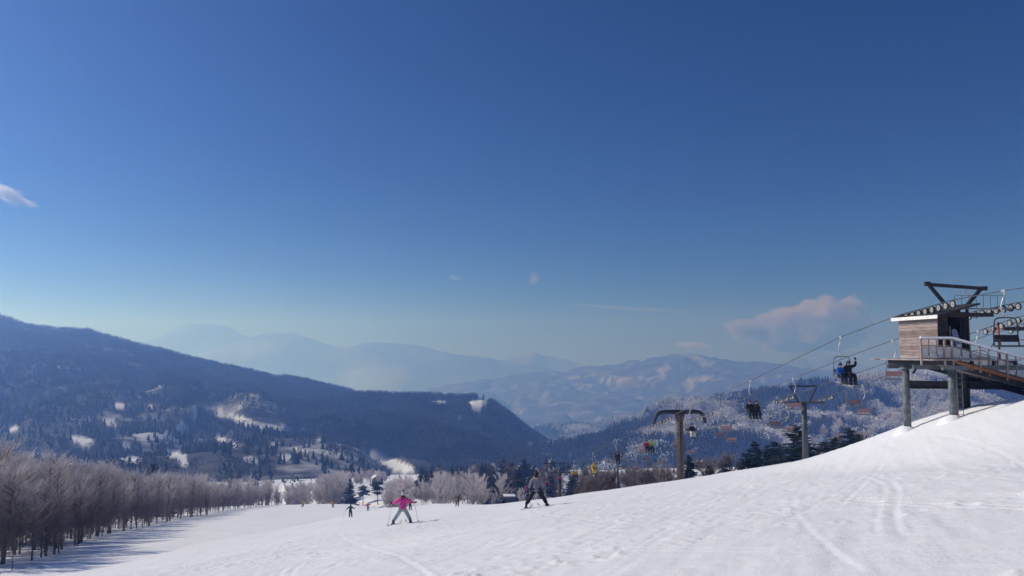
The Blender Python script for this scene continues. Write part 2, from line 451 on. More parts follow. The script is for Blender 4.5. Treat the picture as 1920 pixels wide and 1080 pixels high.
# ------------------------------------------------------------------ haze
def build_haze():
    mb = MB(); x0, x1, y0, y1, z0, z1 = -9800, 9800, -1200, 9300, -490, 345
    # (kept simple: one closed box round the camera and everything built)
    mb.box(((x0 + x1) / 2, (y0 + y1) / 2, (z0 + z1) / 2), (x1 - x0, y1 - y0, z1 - z0))
    m = bpy.data.materials.new('haze'); m.use_nodes = True
    nt = m.node_tree; nt.nodes.clear()
    out = nt.nodes.new('ShaderNodeOutputMaterial'); v = nt.nodes.new('ShaderNodeVolumePrincipled')
    v.inputs['Color'].default_value = HAZE_COL
    v.inputs['Absorption Color'].default_value = (1, 1, 1, 1)
    v.inputs['Density'].default_value = HAZE_D
    v.inputs['Anisotropy'].default_value = 0.58
    nt.links.new(v.outputs['Volume'], out.inputs['Volume'])
    o = mb.build('haze', m); tag(o, None, None, None, 'stuff')
HAZE_COL = (0.205, 0.41, 1.0, 1)
HAZE_D = 0.00049
build_haze()

# ------------------------------------------------------------------ far woods on the hills (stuff)
def tri_conifer(rs):
    V = []; Fc = []
    for z0, z1, r in ((0.08, 0.52, 0.24), (0.32, 0.78, 0.17), (0.58, 1.0, 0.10)):
        n = 6; b = len(V); ph = rs.uniform(0, 1)
        V.append((0, 0, z1))
        for k in range(n):
            a = 2 * math.pi * (k + ph) / n; q = r * rs.uniform(0.7, 1.25)
            V.append((math.cos(a) * q, math.sin(a) * q, z0 + rs.uniform(-0.05, 0.05)))
        for k in range(n):
            Fc.append((b, b + 1 + k, b + 1 + (k + 1) % n))
    return np.array(V), np.array(Fc)
def tri_broad(rs, n=34, w=0.42):
    V = []; Fc = []
    for k in range(n):
        a = rs.uniform(0, 6.28); q = math.sqrt(rs.uniform(0, 1)); h = rs.uniform(0.18, 1.0)
        prof = w * math.sin(math.pi * min(1, (h - 0.05) / 1.02)) ** 0.7
        c = Vector((math.cos(a) * q * prof, math.sin(a) * q * prof, h))
        up = Vector((math.cos(a) * 0.5 * q, math.sin(a) * 0.5 * q, 1.0)).normalized()
        L = rs.uniform(0.10, 0.22); sd = up.orthogonal().normalized() * rs.uniform(0.03, 0.07)
        sd.rotate(Matrix.Rotation(rs.uniform(0, 6.28), 3, up))
        b = len(V); V += [tuple(c - sd), tuple(c + sd), tuple(c + up * L)]; Fc.append((b, b + 1, b + 2))
    b = len(V); V += [(-0.02, 0, 0), (0.02, 0, 0), (0, 0, 0.6), (0, -0.02, 0), (0, 0.02, 0), (0, 0, 0.6)]; Fc += [(b, b + 1, b + 2), (b + 3, b + 4, b + 5)]
    return np.array(V), np.array(Fc)
def sample_surface(S, n, seed):
    """points spread evenly over a lofted hill; also the snow value there"""
    rs = np.random.RandomState(seed)
    X, Y, Z, sn = S
    P = np.stack([X, Y, Z], -1)
    a = P[:-1, :-1]; b = P[:-1, 1:]; c = P[1:, :-1]
    ar = np.linalg.norm(np.cross(b - a, c - a), axis=-1).ravel()
    idx = rs.choice(len(ar), n, p=ar / ar.sum())
    i, j = np.unravel_index(idx, a.shape[:2])
    u = rs.rand(n, 1); v = rs.rand(n, 1)
    p = (P[i, j] * (1 - u) + P[i, j + 1] * u) * (1 - v) + (P[i + 1, j] * (1 - u) + P[i + 1, j + 1] * u) * v
    return p, np.maximum(sn[i, j], sn[i + 1, j + 1]), rs
def forest(name, pts, heights, temps, m, rs, label, width=1.0):
    V = []; Fc = []; n0 = 0
    pick = rs.randint(0, len(temps), len(pts)); rot = rs.rand(len(pts)) * 6.283
    wv = width * (0.8 + 0.5 * rs.rand(len(pts)))
    for t, (tv, tf) in enumerate(temps):
        k = np.where(pick == t)[0]
        if not len(k): continue
        h = heights[k][:, None]; c = np.cos(rot[k])[:, None]; s_ = np.sin(rot[k])[:, None]; w_ = wv[k][:, None]
        x = (tv[None, :, 0] * c - tv[None, :, 1] * s_) * h * w_ + pts[k, 0][:, None]
        y = (tv[None, :, 0] * s_ + tv[None, :, 1] * c) * h * w_ + pts[k, 1][:, None]
        z = tv[None, :, 2] * h + pts[k, 2][:, None] - 0.3
        V.append(np.stack([x, y, z], -1).reshape(-1, 3))
        Fc.append((tf[None] + (np.arange(len(k)) * len(tv))[:, None, None]).reshape(-1, 3) + n0)
        n0 += len(k) * len(tv)
    me = mesh_np(name, np.concatenate(V), np.concatenate(Fc)); me.materials.append(m)
    o = link(bpy.data.objects.new(name, me)); tag(o, label, None, None, 'stuff')
    return o
rs0 = random.Random(3)
T_CON = [tri_conifer(rs0) for _ in range(4)]
T_BRO = [tri_broad(rs0) for _ in range(5)]
T_SPIKE = [tri_broad(rs0, 20, 0.3) for _ in range(3)]
M_fcon = mat('far_needles', (0.022, 0.034, 0.026), 0.9, 0.3, 0.02, spec=0.1, coord='Object')
M_fbro = mat('far_bare_twigs', (0.085, 0.075, 0.075), 0.95, 0.3, 0.02, spec=0.05)
M_ffro = mat('far_frosted_twigs', (0.66, 0.65, 0.67), 0.95, 0.2, 0.03, spec=0.05)

def in_view(p, m=40):
    sx, sy = to_px(p[:, 0], p[:, 1], p[:, 2])
    return (sx > -m) & (sx < 1920 + m)
# left hill
def off_field(p, h=7.0):
    keep = np.ones(len(p), bool)
    for f in (0.0, 0.5, 1.0):
        sx, sy = to_px(p[:, 0], p[:, 1], p[:, 2] + h * f)
        for (cx, cy, rx, ry, ang) in FIELD:
            ca, sa = math.cos(math.radians(ang)), math.sin(math.radians(ang))
            dx = (sx - cx) * ca + (sy - cy) * sa; dy = -(sx - cx) * sa + (sy - cy) * ca
            keep &= np.hypot(dx / rx, dy / ry) > 0.9
    return keep
p, sn, rs = sample_surface(S_L, 60000, 5)
ok = (sn < 0.35) & in_view(p) & off_field(p)
dens = fbm(p[:, 0] / 130, p[:, 1] / 90, 3, 91)
near = p[:, 1] < 1150
p, dens, near = p[ok], dens[ok], near[ok]
thin = (p[:, 1] < 760) & (fbm(p[:, 0] / 55, p[:, 1] / 45, 3, 95) > 0.02)
con = (dens + 0.22 * rs.randn(len(p)) > 0.10) & near & ~(thin & (rs.rand(len(p)) < 0.7))
bro = ~con & ((rs.rand(len(p)) < 0.5) | ~near) & ~thin
forest('conifer_wood', p[con], 4.5 + 4 * rs.rand(con.sum()), T_CON, M_fcon, rs, 'dark conifers scattered over the lower left hill')
forest('bare_wood', p[bro], 5 + 4 * rs.rand(bro.sum()), T_BRO[:3], M_fbro, rs, 'bare brown woodland covering the long left hill')
# knoll
p, sn, rs = sample_surface(S_K, 26000, 6)
ok = (sn < 0.35) & in_view(p) & off_field(p); p = p[ok]
c_ = rs.rand(len(p)) < 0.25
forest('knoll_conifers', p[c_], 6 + 4 * rs.rand(c_.sum()), T_CON, M_fcon, rs, 'dark conifers on the knoll')
forest('knoll_wood', p[~c_], 5 + 4 * rs.rand((~c_).sum()), T_BRO[:3], M_fbro, rs, 'bare woodland on the knoll')
# right ridge: bare wood with frosted stands
p, sn, rs = sample_surface(S_R, 42000, 8)
ok = in_view(p); p = p[ok]
fr = fbm(p[:, 0] / 70 + 0.004 * p[:, 1], p[:, 1] / 110, 4, 101)
sx, sy = to_px(p[:, 0], p[:, 1], p[:, 2])
fro = fr + 0.10 * rs.randn(len(p)) + 0.12 * sstep(1560, 1700, sx) > 0.09
c_ = ~fro & (rs.rand(len(p)) < 0.3)
b_ = ~fro & ~c_
forest('frosted_wood', p[fro], 6 + 5 * rs.rand(fro.sum()), T_BRO, M_ffro, rs, 'frost covered stands of trees on the right ridge', 1.15)
forest('ridge_conifers', p[c_], 6 + 5 * rs.rand(c_.sum()), T_CON, M_fcon, rs, 'dark conifers on the right ridge')
forest('ridge_wood', p[b_], 5 + 4 * rs.rand(b_.sum()), T_BRO[:3], M_fbro, rs, 'bare woodland on the right ridge')
p, sn, rs = sample_surface(S_RB, 14000, 9)
ok = in_view(p); p = p[ok]
fr = fbm(p[:, 0] / 90, p[:, 1] / 130, 3, 111) + 0.2 * rs.randn(len(p)) > 0.08
forest('frosted_ridge_wood', p[fr], 7 + 4 * rs.rand(fr.sum()), T_BRO[:3], M_ffro, rs, 'frosted trees on the middle ridge')
forest('dark_ridge_wood', p[~fr], 7 + 4 * rs.rand((~fr).sum()), T_CON, M_fcon, rs, 'dark trees on the middle ridge')

# ------------------------------------------------------------------ trees standing on their own
def twig_mat():
    """bark brown below, hoar frost on the outer and upper twigs"""
    m = bpy.data.materials.new('frosted_twigs'); m.use_nodes = True
    nt = m.node_tree; b = nt.nodes['Principled BSDF']; b.inputs['Roughness'].default_value = 0.9; b.inputs['Specular IOR Level'].default_value = 0.1
    a = nt.nodes.new('ShaderNodeAttribute'); a.attribute_name = 'frost'
    oi = nt.nodes.new('ShaderNodeObjectInfo')
    mx = nt.nodes.new('ShaderNodeMix'); mx.data_type = 'RGBA'
    mx.inputs[6].default_value = (0.125, 0.080, 0.055, 1); mx.inputs[7].default_value = (0.74, 0.675, 0.655, 1)
    ad = nt.nodes.new('ShaderNodeMath'); ad.operation = 'MULTIPLY_ADD'; ad.inputs[1].default_value = 0.25; ad.inputs[2].default_value = -0.10
    nt.links.new(oi.outputs['Random'], ad.inputs[0])
    a2 = nt.nodes.new('ShaderNodeMath'); a2.operation = 'ADD'; a2.use_clamp = True
    nt.links.new(ad.outputs[0], a2.inputs[0]); nt.links.new(a.outputs['Fac'], a2.inputs[1])
    nt.links.new(a2.outputs[0], mx.inputs[0]); nt.links.new(mx.outputs[2], b.inputs['Base Color'])
    return m
M_twig = twig_mat()
M_bark = mat('bark', (0.16, 0.11, 0.08), 0.9, 0.35, 9, 0.4, spec=0.1)
M_needle = mat('needles', (0.034, 0.052, 0.036), 0.85, 0.35, 1.2, spec=0.15)
M_needle_d = mat('dark_needles', (0.024, 0.036, 0.032), 0.85, 0.35, 1.2, spec=0.15)

def strands(segs):
    """thin three-sided twigs: list of (p, q, r0, r1, frost)"""
    V = []; Fc = []; fr = []
    for p, q, r0, r1, f in segs:
        d = (q - p)
        if d.length < 1e-4: continue
        u = d.orthogonal().normalized(); v = d.normalized().cross(u)
        b = len(V)
        for k in range(3):
            o = u * math.cos(k * 2.094) + v * math.sin(k * 2.094)
            V.append(p + o * r0); V.append(q + o * r1); fr += [f, f]
        for k in range(3):
            a = b + 2 * k; c = b + 2 * ((k + 1) % 3)
            Fc.append((a, c, c + 1, a + 1))
    return V, Fc, fr
def bare_tree(rs, H, spread=0.20, start=0.28, nb=26, frost0=0.04, twigs=16, upright=0.75, tw=0.012, low=0, vase=False):
    trunk = MB(); segs = []
    n = 9; pts = []; x = y = 0.0; lean = (rs.uniform(-0.10, 0.10), rs.uniform(-0.10, 0.10))
    for k in range(n + 1):
        z = H * 0.93 * k / n
        pts.append(Vector((lean[0] * z + x, lean[1] * z + y, z - (0.25 if k == 0 else 0)))); x += rs.uniform(-0.06, 0.06); y += rs.uniform(-0.06, 0.06)
    r0 = 0.0085 * H + 0.015
    rad = [r0 * (1.25 if k == 0 else 1) * (1 - 0.88 * (k / n) ** 0.9) + 0.008 for k in range(n + 1)]
    trunk.tube(pts, rad, 7)
    def on_trunk(t):
        f = t * n; i = min(int(f), n - 1); return pts[i].lerp(pts[i + 1], f - i)
    for k in range(nb):
        t = start + (0.98 - start) * ((k + rs.random()) / nb)
        p = on_trunk(t); a = rs.uniform(0, 6.283)
        L = H * spread * ((1.25 - 0.75 * t) if not vase else (0.62 + 0.75 * t) * (1.0 - 0.55 * max(0, (t - 0.82) / 0.18))) * rs.uniform(0.65, 1.3)
        d = Vector((math.cos(a), math.sin(a), upright * rs.uniform(0.6, 1.5))).normalized()
        m_ = p + d * L * 0.55; e = m_ + (d + Vector((0, 0, 0.55))).normalized() * L * 0.6
        trunk.tube([p, m_, e], [0.034 * H / 9 + 0.006, 0.024, 0.010], 4, False)
        for q in range(twigs):
            s = rs.uniform(0.15, 1.0)
            b = p.lerp(m_, s * 1.8) if s < 0.55 else m_.lerp(e, (s - 0.55) / 0.45)
            td = (d + Vector((rs.gauss(0, 0.55), rs.gauss(0, 0.55), rs.uniform(0.1, 1.1)))).normalized()
            tl = H * rs.uniform(0.05, 0.11)
            q1 = b + td * tl
            f = frost0 + 1.35 * max(0, (q1.z / H - 0.46)) + rs.uniform(-0.08, 0.14)
            segs.append((b, q1, tw, tw * 0.7, f))
            for w in range(3):
                c = b.lerp(q1, rs.uniform(0.3, 1.0)); t2 = (td + Vector((rs.gauss(0, 0.6), rs.gauss(0, 0.6), rs.uniform(-0.1, 0.8)))).normalized()
                segs.append((c, c + t2 * tl * rs.uniform(0.35, 0.8), tw * 0.85, tw * 0.5, f + 0.12))
    for q in range(low):                                # thin shoots low on the stem
        p = on_trunk(rs.uniform(0.06, 0.42)); a = rs.uniform(0, 6.283)
        td = Vector((math.cos(a), math.sin(a), rs.uniform(0.2, 1.3))).normalized(); tl = H * rs.uniform(0.05, 0.14); q1 = p + td * tl
        segs.append((p, q1, tw, tw * 0.6, frost0 + rs.uniform(-0.05, 0.15)))
        for w in range(4):
            c = p.lerp(q1, rs.uniform(0.3, 1.0)); t2 = (td + Vector((rs.gauss(0, 0.6), rs.gauss(0, 0.6), rs.uniform(-0.2, 0.8)))).normalized()
            segs.append((c, c + t2 * tl * rs.uniform(0.35, 0.8), tw * 0.85, tw * 0.5, frost0 + rs.uniform(-0.05, 0.25)))
    V, Fc, fr = strands(segs)
    me = bpy.data.meshes.new('crown'); me.from_pydata([tuple(v) for v in V], [], Fc)
    a = me.attributes.new('frost', 'FLOAT', 'POINT'); a.data.foreach_set('value', np.clip(np.array(fr, np.float32), 0, 1))
    me.materials.append(M_twig)
    tm = trunk.mesh('trunk', True); tm.materials.append(M_bark)
    return tm, me, H
def conifer(rs, H, w=0.24, tiers=17, gap=0.0, bare=0.08, flat=False):
    trunk = MB()
    trunk.tube([(0, 0, -0.3), (rs.uniform(-.03, .03) * H, 0, H * 0.5), (0, 0, H * 0.98)], [0.018 * H + 0.03, 0.012 * H, 0.012], 7)
    V = []; Fc = []
    for k in range(tiers):
        t = (k + rs.uniform(-0.3, 0.3)) / tiers; t = min(max(t, 0), 1)
        z = H * (bare + (1 - bare) * t)
        Rr = H * w * (1 - t) ** 0.8 + 0.12
        if flat: Rr = H * w * (0.55 + 0.6 * math.sin(math.pi * min(1, t * 0.85 + 0.1)))
        for b in range(rs.randint(11, 14)):
            if rs.random() < gap: continue
            a = rs.uniform(0, 6.283); L = Rr * rs.uniform(0.65, 1.2)
            d = Vector((math.cos(a), math.sin(a), 0)); up = rs.uniform(-0.25, 0.12) + 0.25 * t; zj = rs.uniform(-0.5, 0.5) * H / tiers if not flat else rs.uniform(-0.2, 0.2)
            for s in range(7):
                f0 = (s + rs.random()) / 7
                c = Vector((0, 0, z + zj)) + d * L * f0 + Vector((0, 0, up * L * f0 - 0.10 * L * f0 * f0))
                side = d.cross(Vector((0, 0, 1)))
                wd = L * 0.30 * (1.1 - 0.6 * f0) + 0.10
                sg = rs.choice((-1, 1))
                tip = c + d * wd * 0.9 + side * sg * wd + Vector((0, 0, rs.uniform(-0.18, 0.05) * wd * 2))
                n0 = len(V)
                V += [c - side * sg * wd * 0.35 + Vector((0, 0, 0.04)), c + d * wd * 1.1 + Vector((0, 0, -0.02)), tip, c + Vector((0, 0, -0.30 * wd - 0.05))]
                Fc += [(n0, n0 + 1, n0 + 2), (n0, n0 + 2, n0 + 3)]
    me = bpy.data.meshes.new('crown'); me.from_pydata([tuple(v) for v in V], [], Fc); me.materials.append(M_needle)
    tm = trunk.mesh('trunk', True); tm.materials.append(M_bark)
    return tm, me, H
rt = random.Random(21)
BARE = [bare_tree(rt, 9.0, spread=rt.uniform(0.15, 0.21), start=rt.uniform(0.11, 0.26), nb=36, twigs=12, low=70, vase=True) for _ in range(7)]
ROUND = [bare_tree(rt, 8.0, spread=0.34, start=0.16, nb=30, twigs=20, frost0=0.42, upright=0.8, tw=0.030) for _ in range(4)]
ROUND_B = [bare_tree(rt, 8.0, spread=0.30, start=0.2, nb=26, twigs=16, frost0=-0.72, upright=0.8, tw=0.028) for _ in range(3)]
CON = [conifer(rt, 10.0, w=rt.uniform(0.20, 0.27), tiers=22, gap=0.05) for _ in range(4)]
CON_W = [conifer(rt, 10.0, w=0.36, tiers=16, gap=0.12, bare=0.10) for _ in range(2)]
PINE = [conifer(rt, 8.0, w=0.28, tiers=7, gap=0.15, bare=0.5, flat=True) for _ in range(2)]
SAP = [bare_tree(rt, 3.0, spread=0.25, start=0.35, nb=6, twigs=2, frost0=0.0, tw=0.008) for _ in range(2)]
def plant(name, proto, x, y, h, label, group, cat='tree', z=None, m=None, wide=1.0):
    tm, cm, H = proto
    s = h / H
    e = empty(name, (x, y, gz(x, y) if z is None else z), rt.uniform(0, 6.28), label, cat, group)
    e.scale = (s * wide, s * wide, s)
    put('trunk', tm, None, e)
    c = put('crown', cm, m, e)
    return e

# the row of bare trees along the left edge of the run: edge in ground metres
NEAR_E = [hit(px, py)[:2] for px, py in ((-60, 1072), (8, 1062), (70, 1052), (115, 1036), (155, 1020), (200, 1003))]
print('edge', NEAR_E)
EDGE = NEAR_E + [e for e in [(-47.5, 94), (-51, 108), (-55, 124), (-60, 148), (-65, 174), (-70, 198), (-74, 222), (-77, 255), (-80, 290)] if e[1] > NEAR_E[-1][1] + 4]
ex = np.array([e[0] for e in EDGE]); ey = np.array([e[1] for e in EDGE])
n_row = 0
def edge_x(y): return float(np.interp(y, ey, ex))
LAB_ROW = 'bare frost-tipped tree in the dense wood along the left edge of the ski run'
yy = EDGE[0][1]
while yy < 292:
    dens = 0.62 if yy < 120 else 1.0
    for layer in range(4 if yy < 170 else 3):
        x = edge_x(yy) - layer * rt.uniform(2.4, 4.0) - rt.uniform(0, 1.6)
        y = yy + rt.uniform(-1.4, 1.4)
        if x / max(y, 1) < -0.72: continue
        h = rt.uniform(5.0, 8.7) * (0.92 if layer == 0 else 1.02) * (1.04 if yy < 82 else 1.0)
        zone = 'near' if yy < 100 else 'middle' if yy < 170 else 'far'
        if layer == 0: lb = 'bare tree on the snow-side edge of the left wood, at its %s end' % zone if zone != 'middle' else 'bare tree on the snow-side edge of the left wood, halfway along it'
        else: lb = 'frost-tipped bare tree inside the left wood, at its %s end' % zone if zone != 'middle' else 'frost-tipped bare tree inside the left wood, halfway along it'
        plant('bare_tree', rt.choice(BARE), x, y, h, lb, 'bare trees of the left wood, %s %s' % (zone, 'edge' if layer == 0 else 'interior'))
        n_row += 1
    yy += (1.7 if yy < 84 else 2.3 if yy < 110 else 3.0 if yy < 170 else 4.6)
print('row trees', n_row)
# thin saplings before the wood
for k, (px, py) in enumerate([(22, 1070), (97, 1036), (112, 1040), (138, 1026)]):
    g = hit(px, py)
    plant('sapling', SAP[k % 2], g[0], g[1], rt.uniform(1.3, 2.2), 'thin leafless sapling sticking out of the snow at the lower left wood edge', 'saplings at the wood edge')
# conifers rising out of the wood
def tree_at(name, proto, px, top, Y, label, group, m=None, wide=1.0, cat='tree', hmin=3.0):
    p = at(px, top, Y); g = gz(p.x, Y)
    h = max(hmin, p.z - g)
    return plant(name, proto, p.x, Y, h, label, group, cat, g, m, wide)
tree_at('conifer', CON_W[0], 6, 836, 84, 'dark green conifer top rising out of the wood at the left picture edge', 'conifers in the left wood')
tree_at('conifer', CON_W[1], 287, 868, 175, 'dark conifer top standing above the bare wood behind the ski run', 'conifers in the left wood')

# trees in the valley beyond the crest
LAB_CL = 'pale frosted round-crowned tree in the stand beyond the crest, left of the snow lane'
for k in range(32):                                  # clump left of the snow lane
    px = rt.uniform(530, 648); Y = rt.uniform(262, 330)
    top = float(np.interp(px, [530, 550, 575, 610, 640, 660], [914, 912, 904, 892, 890, 905])) + rt.uniform(-2, 12)
    tree_at('frosted_tree', rt.choice(ROUND), px, top, Y, LAB_CL, 'frosted trees left of the snow lane', hmin=5)
LAB_C2 = 'frosted tree in the far stand above the snow lane'
for k in range(22):
    px = rt.uniform(618, 722); Y = rt.uniform(345, 400)
    top = float(np.interp(px, [618, 650, 690, 715], [896, 884, 880, 884])) + rt.uniform(-1, 10)
    tree_at('frosted_tree', rt.choice(ROUND), px, top, Y, LAB_C2, 'frosted trees above the snow lane', hmin=5)
LAB_C3 = 'pale frosted tree in the tall stand behind the skier in pink'
for k in range(40):
    px = rt.uniform(730, 906); Y = rt.uniform(190, 262)
    top = float(np.interp(px, [725, 760, 790, 830, 870, 905], [908, 898, 902, 893, 890, 897])) + rt.uniform(-2, 14)
    tree_at('frosted_tree', rt.choice(ROUND), px, top, Y, LAB_C3, 'frosted trees behind the skier in pink', hmin=5)
for px, top, Y, lb in ((634, 892, 300, 'narrow dark conifer half hidden among the frosted trees left of the snow lane'), (657, 896, 266, 'tall dark conifer at the right end of the frosted stand beside the snow lane'),
                       (548, 905, 330, 'dark conifer at the far end of the bare wood'), (672, 876, 390, 'dark conifer behind the far frosted stand')):
    tree_at('conifer', CON[R.randrange(4)], px, top, Y, lb, 'conifers in the valley', M_needle_d, 1.15)
for px, top, Y, lb in ((681, 911, 285, 'small flat-topped pine standing alone on the snow lane'), (709, 903, 272, 'broad dark pine standing right of the snow lane')):
    tree_at('pine_tree', PINE[0 if px < 700 else 1], px, top, Y, lb, 'pines on the snow lane', M_needle_d, 1.1)
LAB_D = 'dark conifer on the wooded rise behind the lift line'
LAB_E = 'brown leafless tree on the wooded rise behind the lift line'
LAB_F = 'frost-whitened tree among the dark conifers on the wooded rise'
for k in range(230):
    px = rt.uniform(785, 1275); Y = rt.uniform(215, 430)
    top = float(np.interp(px, [785, 830, 900, 960, 1010, 1060, 1120, 1180, 1260], [872, 866, 864, 856, 853, 862, 868, 874, 876])) + (430 - Y) * 0.10 + rt.uniform(-2, 9)
    u = rt.random()
    if px < 915 and Y < 270: continue
    if u < 0.60: tree_at('conifer', rt.choice(CON), px, top, Y, LAB_D, 'conifers on the wooded rise', M_needle_d, 1.25)
    elif u < 0.84: tree_at('leafless_tree', rt.choice(ROUND_B), px, top + 5, Y, LAB_E, 'leafless trees on the wooded rise')
    else: tree_at('frosted_tree', rt.choice(ROUND), px, top + 8, Y, LAB_F, 'frosted trees on the wooded rise')
for k in range(12):
    px = rt.uniform(963, 1010) if k > 3 else rt.uniform(908, 925); Y = rt.uniform(205, 235)
    tree_at('frosted_shrub', rt.choice(ROUND), px, rt.uniform(916, 928), Y, 'low frost-white shrub by the bottom station' if k > 3 else 'low frosted shrub left of the bottom station', 'frosted shrubs by the bottom station', cat='shrub', hmin=2.0)
LAB_G = 'brown leafless tree just behind the crest between the lift towers'
for k in range(26):
    px = rt.uniform(1090, 1262); Y = rt.uniform(120, 190)
    top = float(np.interp(px, [1090, 1150, 1200, 1262], [888, 884, 878, 872])) + rt.uniform(0, 14)
    tree_at('leafless_tree', rt.choice(ROUND_B), px, top, Y, LAB_G, 'leafless trees behind the crest', hmin=4)
for px, top, Y, pr, lb in ((1292, 851, 98, CON[1], 'small pointed conifer right of the brown lift tower'), (1396, 848, 118, CON[0], 'dark conifer at the left end of the clump behind the crest'), (1416, 826, 120, CON[2], 'pointed dark conifer in the clump left of the grey lift tower'),
                           (1440, 834, 118, CON[3], 'bushy dark conifer left of the grey lift tower'), (1462, 838, 112, CON[1], 'low dark conifer close to the foot of the grey lift tower'), (1494, 794, 100, CON_W[0], 'large open-branched fir right behind the grey lift tower'),
                           (1545, 826, 108, CON_W[1], 'low spreading conifer right of the grey lift tower'), (1590, 799, 98, CON_W[0], 'broad dark fir behind the crest, rightmost of the firs'), (1330, 872, 112, CON[0], 'short dark conifer between the two lift towers'),
                           (1360, 868, 116, CON[2], 'short dark conifer left of the clump behind the crest'), (1405, 842, 124, CON[3], 'dark conifer between the first two of the clump behind the crest'), (1452, 826, 122, CON[0], 'tall dark conifer behind the low one beside the grey tower'), (1565, 818, 104, CON[2], 'narrow dark conifer left of the broad fir'), (1610, 812, 100, CON[1], 'small dark conifer at the right foot of the broad fir'), (1515, 830, 105, CON[3], 'dark conifer just right of the grey tower foot')):
    tree_at('conifer', pr, px, top, Y, lb, 'conifers behind the crest', M_needle, 1.5)
for px, top, Y in ((1312, 866, 130), (1342, 862, 135), (1376, 858, 132), (1522, 832, 118), (1560, 822, 116), (1612, 815, 112)):
    tree_at('leafless_tree', rt.choice(ROUND_B), px, top, Y, 'grey leafless tree among the firs behind the crest', 'leafless trees among the firs')

pr_, _, rs_ = sample_surface(S_R, 3000, 77)
sx, sy = to_px(pr_[:, 0], pr_[:, 1], pr_[:, 2])
sel = np.where((sx > 1500) & (sx < 1800) & (pr_[:, 1] < 1000) & (sy < 830 + 0 * sx))[0]
nb_ = 0
for i in sel:
    if nb_ >= 60: break
    if fbm(np.array([sx[i] / 60.0]), np.array([sy[i] / 40.0]), 2, 131)[0] < -0.02: continue
    q = pr_[i]
    plant('frosted_tree', rt.choice(ROUND), q[0], q[1], rt.uniform(11, 17), 'large frost-white tree on the ridge slope behind the lift platform', 'large frosted trees on the ridge', z=q[2] - 0.5, wide=1.15); nb_ += 1

# ------------------------------------------------------------------ chairlifts
M_dark = mat('dark_steel', (0.035, 0.036, 0.042), 0.5, 0.25, 8, metal=0.3)
M_brown = mat('brown_steel', (0.075, 0.045, 0.035), 0.65, 0.25, 5, 0.1)
M_grey = mat('grey_steel', (0.20, 0.21, 0.22), 0.55, 0.25, 6, 0.1, metal=0.2)
M_pole = mat('painted_pole', (0.13, 0.15, 0.165), 0.55, 0.25, 4, 0.1)
M_tow = mat('dark_grey_paint', (0.085, 0.09, 0.10), 0.55, 0.25, 4, 0.1)
M_galv = mat('galvanised_steel', (0.50, 0.51, 0.53), 0.42, 0.15, 20, metal=0.6)
M_pink = mat('faded_red_seat', (0.36, 0.20, 0.21), 0.6, 0.2, 12)
M_red = mat('red_frame', (0.45, 0.05, 0.04), 0.45, 0.15, 10)
M_rubber = mat('sheave_rubber', (0.03, 0.03, 0.032), 0.8, 0.2, 20)
M_wheel = mat('sheave_steel', (0.42, 0.41, 0.39), 0.5, 0.25, 25, metal=0.3)
M_cable = mat('wire_rope', (0.10, 0.10, 0.11), 0.6, 0.2, 40, metal=0.3)
SL = 0.12
LINES = {'A1': 25.2, 'A2': 29.4, 'B1': 33.0, 'B2': 36.4}
ZT = {'A1': ([18, 26, 34.2, 37.6, 41.5, 47.5, 60.5, 83, 101, 114.5, 128, 155, 200, 240], [3.0, 2.85, 2.62, 2.43, 1.95, 0.89, -2.15, -7.0, -11.0, -14.2, -17.1, -22.9, -31.5, -38.0]),
      'A2': ([20, 30, 39.2, 42.4, 53.8, 62.6, 71, 83, 104.5, 118.5, 132.4, 155, 200, 240], [3.0, 2.75, 2.4, 2.1, -0.15, -2.05, -3.95, -6.5, -10.6, -13.8, -17.0, -22.4, -31.3, -38.0]),
      'B1': ([30, 38, 44, 47.6, 60.7, 72, 88, 102, 116, 139, 170, 210], [2.8, 2.5, 1.9, 1.1, -1.7, -4.1, -6.9, -9.8, -13.2, -18.3, -25.0, -33.5]),
      'B2': ([34, 42, 48, 52, 65.5, 72, 93, 106.7, 120, 139, 170, 210], [2.8, 2.5, 1.7, 0.85, -2.7, -4.1, -7.9, -11.0, -14.2, -18.3, -25.0, -33.5])}
def line_pt(L, Y):
    return Vector((LINES[L] - SL * Y, Y, float(np.interp(Y, *ZT[L]))))
UPL = Vector((-SL, 1, 0)).normalized(); PER = Vector((1, SL, 0)).normalized()
LIFT_ROT = math.atan2(SL, 1)             # turns local +Y to the line's downhill direction
CAB_LAB = {'A1': 'uphill wire rope carrying the occupied chairs to the wooden hut', 'A2': 'downhill wire rope with empty chairs, right of the occupied chairs',
           'B1': 'left wire rope of the second chairlift behind the hut', 'B2': 'right wire rope of the second chairlift behind the hut'}
for L in LINES:
    ys = [y for y in ZT[L][0]]
    mb = MB(); mb.tube([line_pt(L, y) for y in ys], 0.024, 6)
    tag(mb.build('lift_cable', M_cable, None, True), CAB_LAB[L], 'cable', 'chairlift cables')

